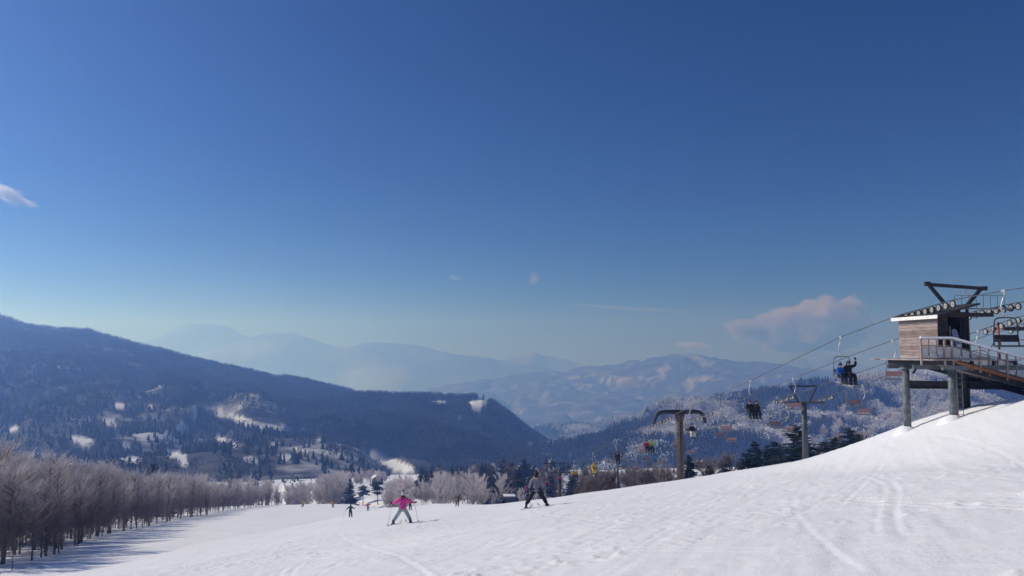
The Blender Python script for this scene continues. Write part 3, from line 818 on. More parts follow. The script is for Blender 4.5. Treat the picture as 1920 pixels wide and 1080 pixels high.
def chair_meshes():
    D = {}
    b = MB(); b.box((0, 0, 0.0), (0.10, 0.26, 0.10)); b.box((0.02, 0, -0.10), (0.07, 0.10, 0.16)); D['grip'] = b.mesh('grip')
    b = MB(); b.tube([(0.02, 0, -0.15), (-0.06, 0, -0.35), (-0.16, 0, -0.62), (-0.16, 0, -0.80), (-0.06, 0, -1.02), (0, 0, -1.16)], 0.032, 8); D['hanger'] = b.mesh('hanger', True)
    b = MB(); b.tube([(-0.55, 0.0, -2.36), (-0.53, 0.03, -1.9), (-0.50, 0, -1.35), (-0.44, 0, -1.22), (-0.34, 0, -1.17), (0, 0, -1.15), (0.34, 0, -1.17), (0.44, 0, -1.22), (0.50, 0, -1.35), (0.53, 0.03, -1.9), (0.55, 0.0, -2.36)], 0.028, 8)
    for s in (-1, 1):
        b.tube([(s * 0.55, 0.0, -2.36), (s * 0.55, -0.50, -2.38)], 0.025, 6)
        b.tube([(s * 0.55, 0.0, -2.10), (s * 0.55, -0.42, -2.12), (s * 0.55, -0.46, -2.38)], 0.018, 6)
    D['frame'] = b.mesh('frame', True)
    b = MB(); b.box((0, -0.25, -2.37), (1.06, 0.50, 0.07)); D['seat'] = b.mesh('seat')
    M4 = Matrix.Rotation(math.radians(-10), 3, 'X')
    b = MB(); b.box((0, 0.045, -2.04), (1.02, 0.05, 0.30), M4); D['backrest'] = b.mesh('backrest')
    return D
CH = chair_meshes()
def chair(L, Y, label, facing, group, frame_m=None):
    """facing 0: the chair faces uphill (to the camera); 1: the empty chair turned downhill"""
    p = line_pt(L, Y)
    rz = LIFT_ROT + R.uniform(-0.10, 0.10) + (0 if facing == 0 else 0)
    e = empty('chairlift_chair', p, rz if facing == 0 else rz + math.pi, label, 'chair', group)
    put('grip', CH['grip'], M_galv, e); put('hanger', CH['hanger'], M_galv, e); put('frame', CH['frame'], frame_m or M_grey, e)
    put('seat', CH['seat'], M_grey if Y > 40 else M_dark, e); put('backrest', CH['backrest'], M_pink if Y > 40 else M_dark, e)
    return e
ORD = ['first', 'second', 'third', 'fourth', 'fifth', 'sixth', 'seventh', 'eighth', 'ninth', 'tenth', 'eleventh', 'twelfth']
UP_Y = [34.2, 47.5, 60.5, 73.8, 87.5, 101, 114.5, 128, 141.5, 155, 168.5, 182]
UP_LAB = ['empty dark-framed chair past the wooden hut at the right picture edge', 'chair carrying a rider in blue and a rider in black beside the hut', 'chair carrying two dark-clad riders left of the grey lift tower', 'chair with a single rider in black by the brown lift tower arm',
          'chair carrying riders in red and bright green left of the brown tower', 'chair with one rider in dark navy over the valley', 'chair with one rider in a yellow suit', 'chair with two riders in yellow jackets near the far tower', 'chair with a rider in red right of the far tower pole',
          'chair with a rider in crimson left of the far tower pole', 'distant chair with a dark-clad rider beside the far tower', 'most distant chair with a rider in magenta beside the skier in grey']
CHAIRS = {}
for y, lb in zip(UP_Y, UP_LAB):
    CHAIRS[y] = chair('A1', y, lb, 0, 'occupied chairs on the uphill rope', M_dark if y < 40 else None)
for i, y in enumerate([49.4, 62.6, 76.3, 90.2, 104.3, 118.4, 132.4, 146.3, 160.2]):
    chair('A2', y, '%s empty red-seated chair from the hut on the first lift\'s downhill rope' % ORD[i], 1, 'empty chairs on the first lift')
for i, y in enumerate([47.0, 60.7, 74.2, 87.8, 101.9, 115.9, 129.6, 143.3]):
    chair('B1', y, '%s empty chair from the hut on the left rope of the second lift' % ORD[i], 0, 'empty chairs on the second lift')
for i, y in enumerate([65.5, 79.0, 93.0, 106.7, 120.0, 133.6, 147.2]):
    chair('B2', y, '%s empty chair from the hut on the right rope of the second lift' % ORD[i], 1, 'empty chairs on the second lift')

def wheel_meshes():
    a = MB(); a.disc((0, 0, 0), (1, 0, 0), 0.135, 0.18, 0.06, 18); 
    b = MB(); b.disc((0, 0, 0), (1, 0, 0), 0.03, 0.136, 0.045, 18); b.tube([(-0.05, 0, 0), (0.05, 0, 0)], 0.032, 8)
    return a.mesh('tyre'), b.mesh('rim')
W_TYRE, W_RIM = wheel_meshes()
def sheave(parent, loc, rz, s=1.0):
    w = put('sheave_wheel', W_TYRE, M_rubber, parent, loc, (0, 0, rz), (s, s, s))
    put('rim', W_RIM, M_wheel, w)
    return w
def sheave_train(parent, L, Y0, Y1, n, base, under=0.2, s=1.0):
    """n wheels under the rope between two depths, on a beam"""
    a = line_pt(L, Y0); c = line_pt(L, Y1)
    b = MB(); off = Vector((0, 0, -under))
    b.bar(a + off * 1.0 + PER * 0.09 - base, c + off * 1.0 + PER * 0.09 - base, 0.05, 0.13)
    b.build('sheave_beam', M_grey, parent)
    for k in range(n):
        p = line_pt(L, Y0 + (Y1 - Y0) * k / (n - 1)) + off
        sheave(parent, p - base, LIFT_ROT, s)

# brown arched tower
base = Vector((LINES['A1'] / 2 + LINES['A2'] / 2 - SL * 83 - 0.1, 83.0, 0)); base.z = gz(base.x, base.y) - 0.3
t1 = empty('lift_tower', base, 0, 'tall brown T-shaped lift tower with drooping arched arms', 'lift tower', 'chairlift towers')
ztop = -6.15 - base.z
b = MB(); b.tube([(0, 0, 0), (0, 0, ztop * 0.5), (0, 0, ztop - 0.2)], [0.40, 0.37, 0.34], 14); b.build('column', M_brown, t1, True)
b = MB(); pts = []
for s in (-1, 1):
    arm = [(0, ztop), (1.6, ztop + 0.02), (2.15, ztop - 0.06), (2.45, ztop - 0.30), (2.62, ztop - 0.70), (2.70, ztop - 1.15)]
    b = MB(); b.tube([PER * (s * x) + Vector((0, 0, z)) for x, z in arm], [0.24, 0.22, 0.21, 0.20, 0.18, 0.16], 10); b.build('arm', M_dark, t1, True)
b = MB(); b.tube([(0, 0, ztop - 1.0), (0, 0, ztop - 0.5), (0, 0, ztop - 0.02)], [0.35, 0.45, 0.62], 12); b.build('gusset', M_brown, t1, True)
b = MB()
for x in (-0.28, 0.0, 0.28):
    b.tube([(x, -0.2, ztop + 0.2), (x, -0.2, ztop + 0.75), (x, 0.1, ztop + 0.85), (x, 0.3, ztop + 0.75), (x, 0.3, ztop + 0.2)], 0.018, 5)
b.tube([(-0.28, -0.2, ztop + 0.55), (0.28, -0.2, ztop + 0.55)], 0.015, 5); b.build('service_cage', M_dark, t1)
b = MB()
for x in (-0.16, 0.16): b.tube([(x, -0.46, 1.5), (x, -0.46, ztop)], 0.018, 5)
for k in range(int((ztop - 1.6) / 0.3)): b.tube([(-0.16, -0.46, 1.6 + k * 0.3), (0.16, -0.46, 1.6 + k * 0.3)], 0.012, 5)
b.build('ladder', M_grey, t1)
sheave_train(t1, 'A1', 79.6, 86.6, 8, base, 0.22)
sheave_train(t1, 'A2', 80.0, 86.2, 6, base, 0.22)

def v_tower(px_y, cx, top_dz, colr, m, label, L1, L2, nw, span, half=1.35):
    Y = px_y; b0 = Vector((cx, Y, 0)); b0.z = gz(cx, Y) - 0.3
    t = empty('lift_tower', b0, 0, label, 'lift tower', 'chairlift towers')
    zc = (line_pt(L1, Y).z + line_pt(L2, Y).z) / 2 - b0.z
    zcol = zc - 0.45
    b = MB(); b.tube([(0, 0, 0), (0, 0, zcol)], [colr * 1.08, colr * 0.92], 14); b.build('column', m, t, True)
    d = (line_pt(L2, Y) - line_pt(L1, Y)).length / 2
    b = MB(); b.bar(PER * (-d - 0.2) + Vector((0, 0, zcol + 0.05)), PER * (d + 0.2) + Vector((0, 0, zcol + 0.05)), 0.22, 0.2); b.build('sheave_arm', m, t)
    for s in (-1, 1):
        b = MB(); b.bar(PER * (s * 0.55) + Vector((0, 0, zcol + 0.15)), PER * (s * half * 0.92) + Vector((0, 0, zc + top_dz)), 0.12, 0.12); b.build('lifting_leg', M_dark, t)
    b = MB(); b.bar(PER * (-half) + Vector((0, 0, zc + top_dz)), PER * half + Vector((0, 0, zc + top_dz)), 0.14, 0.14); b.build('crossbar', M_dark, t)
    for L in (L1, L2): sheave_train(t, L, Y - span, Y + span, nw, b0, 0.2)
    return t
v_tower(72, (LINES['B1'] + LINES['B2']) / 2 - SL * 72, 1.05, 0.25, M_tow, 'slim grey lift tower with a V-shaped head frame', 'B1', 'B2', 4, 1.6)
v_tower(153, (LINES['A1'] + LINES['A2']) / 2 - SL * 153, 1.3, 0.34, M_brown, 'distant brown lift tower with a wide crossbar behind the skier in grey', 'A1', 'A2', 5, 2.2, 3.2)
v_tower(139, (LINES['B1'] + LINES['B2']) / 2 - SL * 139, 1.0, 0.26, M_grey, 'distant grey lift tower pole near the yellow rider', 'B1', 'B2', 4, 1.6)

# ------------------------------------------------------------------ top station: hut, platform, head frame
def plank_mat(name, c1, c2):
    m = mat(name, c1, 0.85, 0.3, 1.0, 0.25, col2=c2)
    nt = m.node_tree; mp = nt.nodes.new('ShaderNodeMapping'); mp.inputs['Scale'].default_value = (14, 1.3, 14)
    tc = [n for n in nt.nodes if n.type == 'TEX_COORD'][0]; nz = [n for n in nt.nodes if n.type == 'TEX_NOISE'][0]
    nt.links.new(tc.outputs['Object'], mp.inputs['Vector']); nt.links.new(mp.outputs['Vector'], nz.inputs['Vector'])
    return m
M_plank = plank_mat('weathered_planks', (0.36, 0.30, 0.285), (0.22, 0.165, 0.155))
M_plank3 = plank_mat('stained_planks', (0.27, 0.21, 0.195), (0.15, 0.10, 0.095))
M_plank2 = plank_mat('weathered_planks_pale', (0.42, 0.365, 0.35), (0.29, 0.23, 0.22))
M_shadewood = mat('shade_dark_wood', (0.035, 0.028, 0.026), 0.8, 0.3, 6)  # shade on the hut's front and inside put into the wood colour
M_roof = mat('roof_felt', (0.045, 0.045, 0.05), 0.85, 0.3, 6)
M_white = mat('white_paint', (0.78, 0.78, 0.76), 0.6, 0.08, 10)
M_rust = mat('rusty_steel', (0.30, 0.13, 0.055), 0.8, 0.35, 9, 0.2, col2=(0.16, 0.07, 0.04))
M_panel = mat('grey_sheet', (0.46, 0.48, 0.51), 0.7, 0.15, 5)
M_board = mat('snowboard_top', (0.16, 0.22, 0.36), 0.4, 0.1, 8)
hb = Vector((0.532 * 38.5, 38.5, -0.31))            # the hut's near corner, on the deck
def lp(a, c, z=0.0):
    """station frame: a metres across the line to the right, c metres along it downhill, from the hut's near corner"""
    return PER * a + UPL * c + Vector((0, 0, z))
hut = empty('lift_hut', hb, 0, 'small weathered plank hut with a dark roof and white eave board on the lift platform', 'hut')
HL, HW, HH = 3.1, 1.65, 1.98
hrot = Matrix.Rotation(math.atan2(PER.y, PER.x), 3, 'Z')
hr = random.Random(9)
nb = 13; bh = HH / nb
for k in range(nb):                                   # planks of the sunlit wall
    b = MB(); pr = hr.uniform(0.0, 0.012)
    b.box(lp(-0.015 - pr / 2, HL / 2, (k + 0.5) * bh), (0.03 + pr, HL, bh - 0.012), hrot)
    b.build('plank', hr.choice((M_plank, M_plank, M_plank2, M_plank3)), hut)
b = MB(); b.box(lp(0.03, HL / 2, HH / 2), (0.05, HL - 0.02, HH - 0.01), hrot); b.build('side_wall', M_shadewood, hut)
b = MB(); b.box(lp(HW - 0.03, HL / 2 + 0.3, HH / 2 + 0.2), (0.06, HL - 0.6, HH + 0.4), hrot); b.build('side_wall', M_shadewood, hut)
b = MB(); b.box(lp(HW / 2, HL - 0.03, HH / 2 + 0.15), (HW - 0.12, 0.06, HH + 0.25), hrot); b.build('back_wall', M_shadewood, hut)
for k in range(4):                                    # front boards left of the doorway, darkened as in shade
    b = MB(); b.box(lp(0.075 + k * 0.13, 0.03, HH / 2 + 0.02), (0.125, 0.04, HH + 0.04 + 0.04 * k), hrot); b.build('plank', M_shadewood, hut)
b = MB(); b.box(lp(HW / 2 + 0.28, 0.03, HH + 0.13), (HW - 0.56, 0.04, 0.26), hrot); b.build('lintel', M_shadewood, hut)
b = MB(); b.box(lp(HW - 0.06, 0.05, HH / 2 + 0.2), (0.10, 0.10, HH + 0.4), hrot); b.build('door_post', M_shadewood, hut)
b = MB(); b.box(lp(0.62, 0.0, HH / 2 - 0.2), (0.04, 0.05, 1.5), hrot); b.build('door_frame', M_plank, hut)
slope = 0.58 / (HW + 0.6)
b = MB()
r0, r1, c0, c1 = -0.28, HW + 0.30, -0.42, HL + 0.22
zA = HH + 0.02 + 0.0; zB = zA + slope * (r1 - r0)
vs = [lp(r0, c0, zA), lp(r1, c0, zB), lp(r1, c1, zB), lp(r0, c1, zA), lp(r0, c0, zA + 0.09), lp(r1, c0, zB + 0.09), lp(r1, c1, zB + 0.09), lp(r0, c1, zA + 0.09)]
b.add(vs, [(3, 2, 1, 0), (4, 5, 6, 7), (0, 1, 5, 4), (1, 2, 6, 5), (2, 3, 7, 6), (3, 0, 4, 7)]); roof = b.build('roof', M_roof, hut)
b = MB(); b.box(lp(r0 - 0.018, (c0 + c1) / 2, zA - 0.01), (0.03, c1 - c0, 0.17), hrot); b.build('eave_board', M_white, roof)
b = MB(); b.box(lp((r0 + r1) / 2, (c0 + c1) / 2, (zA + zB) / 2 + 0.13), (1.5, 2.6, 0.05), hrot @ Matrix.Rotation(-math.atan(slope), 3, 'Y')); 

# platform: deck boards, joists, pillars, beams, railings, ramp
plat = empty('lift_platform', hb, 0, 'raised unloading platform on round steel pillars with a railed ramp', 'platform')
DZ = -0.04
for k in range(17):
    c = -1.45 + k * 0.30
    b = MB(); b.box(lp(-0.55 + 1.55, c + 0.15, DZ - 0.02), (4.3 if c < 3.3 else 3.0, 0.285, 0.05), hrot); b.build('deck_board', M_plank2 if k % 3 else M_plank, plat)
b = MB(); b.box(lp(-0.95, 3.3, DZ - 0.03), (0.9, 0.5, 0.05), hrot); b.build('deck_edge', M_plank, plat)
for a_ in (-0.4, 0.7, 1.8, 2.9):
    b = MB(); b.bar(lp(a_, -1.4, DZ - 0.16), lp(a_, 3.5, DZ - 0.16), 0.10, 0.20); b.build('joist', M_dark, plat)
for c_ in (-1.2, 1.0, 3.1):
    b = MB(); b.bar(lp(-0.7, c_, DZ - 0.38), lp(3.4, c_, DZ - 0.38), 0.16, 0.22); b.build('cross_beam', M_pole, plat)
pil = [(at(1698, 700, 40.4), 0.175), (at(1785, 700, 37.9), 0.19), (at(1803, 700, 41.2), 0.17)]
for p, rr in pil:
    g = gz(p.x, p.y) - 0.4
    b = MB(); b.tube([Vector((p.x, p.y, g)) - hb, Vector((p.x, p.y, hb.z + DZ - 0.30)) - hb], rr, 16); b.build('pillar', M_pole, plat, True)
    b = MB(); b.tube([Vector((p.x, p.y, hb.z + DZ - 0.50)) - hb, Vector((p.x, p.y, hb.z + DZ - 0.42)) - hb], rr * 1.6, 16); b.build('pillar_flange', M_pole, plat)
    gg = gz(p.x, p.y); b = MB(); b.tube([Vector((p.x, p.y, gg + q)) - hb for q in (-0.35, -0.02, 0.10, 0.20)], [rr * 4.2, rr * 3.0, rr * 1.9, rr * 1.02], 14); b.build('snow_drift', MATS['snow'], plat, True)
# heavy beam low under the deck
ba, bb_ = at(1702, 721, 40.4) - hb, at(1990, 724, 39.4) - hb
for s in (-0.17, 0.17):
    b = MB(); b.bar(ba + Vector((0, 0, s)), bb_ + Vector((0, 0, s)), 0.34, 0.05); b.build('beam_flange', M_dark, plat)
b = MB(); b.bar(ba, bb_, 0.06, 0.29); b.build('beam_web', M_dark, plat)
for (x0, y0, x1, y1) in ((1712, 700, 1722, 684), (1832, 712, 1850, 702), (1845, 700, 1880, 712)):
    b = MB(); b.bar(at(x0, y0, 40) - hb, at(x1, y1, 40) - hb, 0.09, 0.09); b.build('brace', M_dark, plat)
for px in (1808, 1812, 1816):
    b = MB(); p = at(px, 700, 41.5); b.tube([Vector((p.x, p.y, gz(p.x, p.y) - 0.2)) - hb, Vector((p.x, p.y, hb.z - 0.3)) - hb], 0.035, 8); b.build('conduit', M_dark, plat)
# ladder on the middle pillar
p = at(1792, 700, 37.7); g = gz(p.x, p.y)
b = MB()
for s in (-0.12, 0.12): b.tube([Vector((p.x + s + 0.05, p.y - 0.2, g - 0.1)) - hb, Vector((p.x + s + 0.05, p.y - 0.2, hb.z)) - hb], 0.016, 6)
k = g + 0.2
while k < hb.z - 0.1:
    b.tube([Vector((p.x - 0.07, p.y - 0.2, k)) - hb, Vector((p.x + 0.17, p.y - 0.2, k)) - hb], 0.012, 5); k += 0.28
b.build('ladder', M_pole, plat)
# railing before the hut (level), then down the ramp
ra = at(1727, 672, 37.0) - hb; rc = at(1786, 672, 37.2) - hb
rd = Vector((0.64 * 37.7 + 2.6, 38.0, -1.95)) - hb
ra.z = rc.z = 0.0
RH = 0.92
def railing(p0, p1, n, first):
    L = (p1 - p0)
    b = MB(); b.bar(p0 + Vector((0, 0, RH)), p1 + Vector((0, 0, RH)), 0.07, 0.05); b.build('handrail', M_galv, plat)
    b = MB(); b.bar(p0 + Vector((0, 0, RH + 0.062)), p1 + Vector((0, 0, RH + 0.062)), 0.11, 0.07); b.build('snow_cap', MATS['snow'], plat)
    b = MB(); b.bar(p0 + Vector((0, 0, RH * 0.66)), p1 + Vector((0, 0, RH * 0.66)), 0.03, 0.04); b.build('mid_rail', M_grey, plat)
    for k in range(n + 1):
        q = p0 + L * (k / n)
        big = (k % 3 == 0)
        b = MB(); b.bar(q + Vector((0, -0.03, -0.12 if not big else -0.30)), q + Vector((0, -0.03, RH)), 0.035 if not big else 0.09, 0.035 if not big else 0.07); b.build('post', M_grey if not big else M_plank, plat)
        if k < n:
            q2 = p0 + L * ((k + 1) / n); e = L.normalized() * 0.03
            b = MB(); b.add([q + e + Vector((0, 0.02, 0.02)), q2 - e + Vector((0, 0.02, 0.02)), q2 - e + Vector((0, 0.02, RH * 0.60)), q + e + Vector((0, 0.02, RH * 0.60)),
                             q + e + Vector((0, 0.04, 0.02)), q2 - e + Vector((0, 0.04, 0.02)), q2 - e + Vector((0, 0.04, RH * 0.60)), q + e + Vector((0, 0.04, RH * 0.60))],
                            [(0, 1, 2, 3), (7, 6, 5, 4), (0, 4, 5, 1), (1, 5, 6, 2), (2, 6, 7, 3), (3, 7, 4, 0)])
            b.build('panel', M_panel, plat)
railing(ra, rc, 4, True)
railing(rc, rd, 14, False)
b = MB(); b.bar(rc + Vector((0, -0.05, -0.12)), rd + Vector((0, -0.05, -0.12)), 0.06, 0.14); b.build('rusty_edge_beam', M_rust, plat)
for k in range(1, 7):
    q = rc + (rd - rc) * (k / 7)
    b = MB(); b.bar(q + Vector((0, -0.06, -0.19)), q + Vector((0, -0.06, -0.34)), 0.07, 0.05); b.build('bracket', M_rust, plat)
# ramp deck under its snow
w = UPL * 2.6
n_ = 8
for k in range(n_):
    q0 = rc + (rd - rc) * (k / n_) + Vector((0, 0.08, -0.06)); q1 = rc + (rd - rc) * ((k + 0.97) / n_) + Vector((0, 0.08, -0.06))
    b = MB(); t = Vector((0, 0, -0.10))
    b.add([q0, q1, q1 + w, q0 + w, q0 + t, q1 + t, q1 + w + t, q0 + w + t], [(0, 1, 2, 3), (7, 6, 5, 4), (0, 4, 5, 1), (1, 5, 6, 2), (2, 6, 7, 3), (3, 7, 4, 0)])
    b.build('ramp_plank', M_plank, plat)
b = MB(); nn = 24; vs = []; fs = []
for k in range(nn + 1):
    for j in range(5):
        q = rc + (rd - rc) * (k / nn) + w * (0.06 + 0.90 * j / 4) + Vector((0, 0.08, 0.22 * (j > 0) * (j < 4) + 0.03 + 0.10 * math.sin(math.pi * j / 4) + hr.uniform(0, 0.05)))
        vs.append(q)
for k in range(nn):
    for j in range(4):
        fs.append((k * 5 + j, k * 5 + j + 1, k * 5 + j + 6, k * 5 + j + 5))
b.add(vs, fs); b.build('ramp_snow', MATS['snow'], plat, True)
b = MB(); b.bar(rc + w + Vector((0, 0, -0.3)), rd + w + Vector((0, 0, -0.3)), 0.14, 0.22); b.build('ramp_beam', M_dark, plat)
b = MB(); b.bar(rc + Vector((0, 0.2, -0.3)), rd + Vector((0, 0.2, -0.3)), 0.14, 0.22); b.build('ramp_beam', M_dark, plat)

# snowboard leaning in the doorway
sb0 = hb + lp(0.95, -0.35, 0.0)
sbd = empty('snowboard', sb0, math.atan2(PER.y, PER.x), 'dark blue snowboard with two pale discs leaning in the hut doorway', 'snowboard')
sbd.rotation_euler = (math.radians(-8), math.radians(-10), math.atan2(PER.y, PER.x))
def board_mesh(L, W):
    b = MB(); out = []
    n = 10
    for k in range(n + 1):
        a = math.pi * k / n; out.append((math.cos(a) * W / 2, L - W / 2 + math.sin(a) * W / 2))
    for k in range(n + 1):
        a = math.pi + math.pi * k / n; out.append((math.cos(a) * W / 2, W / 2 + math.sin(a) * W / 2))
    m = len(out); vs = [Vector((x, -0.008, z)) for x, z in out] + [Vector((x, 0.008, z)) for x, z in out]
    fs = [tuple(range(m)), tuple(range(2 * m - 1, m - 1, -1))] + [(k, m + k, m + (k + 1) % m, (k + 1) % m) for k in range(m)]
    b.add(vs, fs); return b
BOARD = board_mesh(1.45, 0.29).mesh('deck'); put('deck', BOARD, M_board, sbd)
for z in (0.95, 0.62):
    b = MB(); b.disc((0, -0.016, z), (0, 1, 0), 0.0, 0.085, 0.014, 16); b.build('binding_disc', M_white, sbd)

# steel head frame with its two rows of sheaves, beside the hut roof
fb = Vector((LINES['A1'] / 2 + LINES['A2'] / 2 - SL * 40.2, 40.2, 0)); fb.z = gz(fb.x, fb.y) - 0.3
hf = empty('lift_head_frame', fb, 0, 'dark steel head frame with a crossbar on V legs above the hut roof', 'lift tower', 'chairlift towers')
b = MB(); b.tube([(0, 0, 0), (0, 0, 1.85 - fb.z)], [0.34, 0.30], 14); b.build('column', M_dark, hf, True)
tl, tr = at(1734, 533, 40.0) - fb, at(1850, 541.5, 40.6) - fb
b = MB(); b.bar(tl, tr, 0.14, 0.17); b.build('crossbar', M_dark, hf)
b = MB(); b.bar(tl + Vector((0, 0, 0.02)), tl + Vector((0.26, 0, 0.02)), 0.18, 0.22); b.build('end_plate', M_dark, hf)
b = MB(); b.bar(tr - Vector((0.26, 0, -0.02)), tr + Vector((0, 0, 0.02)), 0.18, 0.22); b.build('end_plate', M_dark, hf)
for p0, p1 in ((at(1743, 536, 40), at(1776, 575, 40)), (at(1839, 542, 40.5), at(1808, 578, 40.5))):
    b = MB(); b.bar(p0 - fb, p1 - fb, 0.15, 0.15); b.build('leg', M_dark, hf)
b = MB(); b.bar(line_pt('A1', 39.6) - fb + Vector((0, 0, -0.36)), line_pt('A2', 40.8) - fb + Vector((0, 0, -0.36)), 0.18, 0.2); b.build('sheave_arm', M_dark, hf)
sheave_train(hf, 'A1', 37.5, 41.6, 9, fb, 0.2, 1.0)
sheave_train(hf, 'A2', 39.0, 42.5, 8, fb, 0.2, 1.0)
b = MB()
for k in range(8):
    p = line_pt('A2', 39.6) - fb + PER * (-2.9 + k * 0.38) + Vector((0, 0, -0.2)); b.tube([p, p + Vector((0, 0, 0.62))], 0.011, 5)
p = line_pt('A2', 39.6) - fb + PER * -2.9; b.tube([p + Vector((0, 0, 0.42)), p + PER * 2.7 + Vector((0, 0, 0.42))], 0.011, 5)
b.build('catwalk_rail', M_dark, hf)
b = MB(); b.box(line_pt('A2', 39.6) - fb + PER * -1.5 + Vector((0, 0, -0.24)), (2.9, 0.5, 0.04), hrot); b.build('catwalk', M_grey, hf)
an = at(1787, 536, 40.2) - fb
b = MB(); b.tube([an, an + Vector((0, 0, 0.24))], 0.012, 6)
for q in (-1, 1): b.tube([an + Vector((0, 0, 0.22)), an + Vector((q * 0.08, 0, 0.28))], 0.008, 5); b.disc(an + Vector((q * 0.09, 0, 0.29)), (0, 1, 0.3), 0.0, 0.045, 0.03, 10)
b.build('wind_gauge', M_galv, hf)
fl = at(1815, 547, 40.2) - fb
b = MB(); b.tube([fl + Vector((0.06, 0, 0.12)), fl], 0.015, 6); b.box(fl + Vector((-0.04, 0, -0.04)), (0.22, 0.12, 0.14), Matrix.Rotation(0.5, 3, 'Y')); b.build('floodlight', M_white, hf)
# second lift's head sheaves at the right picture edge
fb2 = Vector((LINES['B1'] - SL * 45 + 1.7, 45.0, 0)); fb2.z = gz(fb2.x, fb2.y) - 0.3
h2 = empty('lift_head_frame', fb2, 0, 'steel sheave support of the second lift behind the ramp', 'lift tower', 'chairlift towers')
zz = line_pt('B1', 45).z - fb2.z
b = MB(); b.tube([(0, 0, 0), (0, 0, zz - 0.4)], 0.26, 12); b.build('column', M_dark, h2, True)
b = MB(); b.bar(PER * -1.8 + Vector((0, 0, zz - 0.38)), PER * 1.8 + Vector((0, 0, zz - 0.38)), 0.18, 0.2); b.build('sheave_arm', M_dark, h2)
sheave_train(h2, 'B1', 43.2, 46.4, 6, fb2, 0.2); sheave_train(h2, 'B2', 46.0, 49.0, 6, fb2, 0.2)
# red post with stays on the ramp's far side
pb = at(1874, 657, 40.5)
rp = empty('red_post', pb, 0, 'red post with a diagonal stay standing on the ramp', 'post')
b = MB(); b.tube([(0, 0, -0.9), (0, 0, 1.42)], 0.05, 8); b.build('post', M_red, rp, True)
b = MB(); b.tube([(-0.52, 0, -0.05), (0, 0, 0.85)], 0.02, 6); b.build('stay', M_dark, rp)

# ------------------------------------------------------------------ people
M_skin = mat('skin', (0.62, 0.40, 0.31), 0.6, 0.08, 12)
M_hair = mat('hair', (0.015, 0.012, 0.011), 0.7, 0.2, 30)
M_glove = mat('black_glove', (0.015, 0.015, 0.018), 0.7, 0.2, 15)
M_boot = mat('boot', (0.05, 0.05, 0.055), 0.5, 0.2, 15)
def cloth(name, col): return mat(name, col, 0.8, 0.14, 7, 0.15, spec=0.2)
def skin_mesh(name, pts, edges, sub=2):
    """a continuous surface grown round a skeleton: pts = [(x, y, z, rx, ry)]"""
    me = bpy.data.meshes.new(name); me.from_pydata([p[:3] for p in pts], edges, [])
    o = bpy.data.objects.new(name, me); COL.objects.link(o)
    md = o.modifiers.new('skin', 'SKIN'); md.use_smooth_shade = True
    for i, p in enumerate(pts):
        sv = me.skin_vertices[0].data[i]; sv.radius = (p[3], p[4] if len(p) > 4 else p[3]); sv.use_root = (i == 0)
    sb = o.modifiers.new('sub', 'SUBSURF'); sb.levels = sub; sb.render_levels = sub
    dg = bpy.context.evaluated_depsgraph_get(); dg.update()
    out = bpy.data.meshes.new_from_object(o.evaluated_get(dg)); out.name = name
    bpy.data.objects.remove(o); bpy.data.meshes.remove(me)
    return out
def glove_mesh():
    pts = [(0, 0, 0, 0.042, 0.030), (0, 0.0, -0.05, 0.048, 0.032), (0, 0.0, -0.095, 0.045, 0.028)]; ed = [(0, 1), (1, 2)]
    for k, L in enumerate((0.060, 0.070, 0.066, 0.052)):
        x = (k - 1.5) * 0.026; n = len(pts)
        pts += [(x, 0.010, -0.115, 0.0125), (x, 0.040, -0.115 - L * 0.35, 0.012), (x, 0.066, -0.100, 0.011)]
        ed += [(2, n), (n, n + 1), (n + 1, n + 2)]
    n = len(pts); pts += [(0.052, 0.015, -0.055, 0.014), (0.056, 0.045, -0.075, 0.013), (0.035, 0.066, -0.085, 0.011)]; ed += [(1, n), (n, n + 1), (n + 1, n + 2)]
    return skin_mesh('glove', pts, ed, 1)
GLOVE = glove_mesh()
def boot_mesh():
    b = MB(); prof = [(-0.10, 0.0), (0.19, 0.0), (0.20, 0.07), (0.13, 0.11), (0.06, 0.16), (0.075, 0.32), (-0.085, 0.30), (-0.11, 0.08)]
    vs = [Vector((x, y, z)) for x in (-0.055, 0.055) for y, z in prof]; n = len(prof)
    b.add(vs, [tuple(range(n)), tuple(range(2 * n - 1, n - 1, -1))] + [(k, (k + 1) % n, n + (k + 1) % n, n + k) for k in range(n)])
    return b.mesh('boot')
BOOT = boot_mesh()
def ski_mesh(L=1.62, W=0.085):
    b = MB(); n = 12; vs = []
    for k in range(n + 1):
        t = k / n; y = -0.45 * L + L * t
        w = W / 2 * (1.15 - 0.5 * math.sin(math.pi * t)) * (0.25 if t > 0.985 else 0.7 if t > 0.93 else 1)
        z = 0.16 * max(0, (t - 0.86) / 0.14) ** 2
        vs += [Vector((-w, y, z)), Vector((w, y, z)), Vector((w, y, z + 0.016)), Vector((-w, y, z + 0.016))]
    fs = [(0, 1, 2, 3), tuple(n * 4 + j for j in (3, 2, 1, 0))]
    for k in range(n):
        for j in range(4): fs.append((k * 4 + j, k * 4 + (j + 1) % 4, k * 4 + 4 + (j + 1) % 4, k * 4 + 4 + j))
    b.add(vs, fs); return b.mesh('ski_blade')
SKI = ski_mesh()
def V3(*a): return Vector(a)
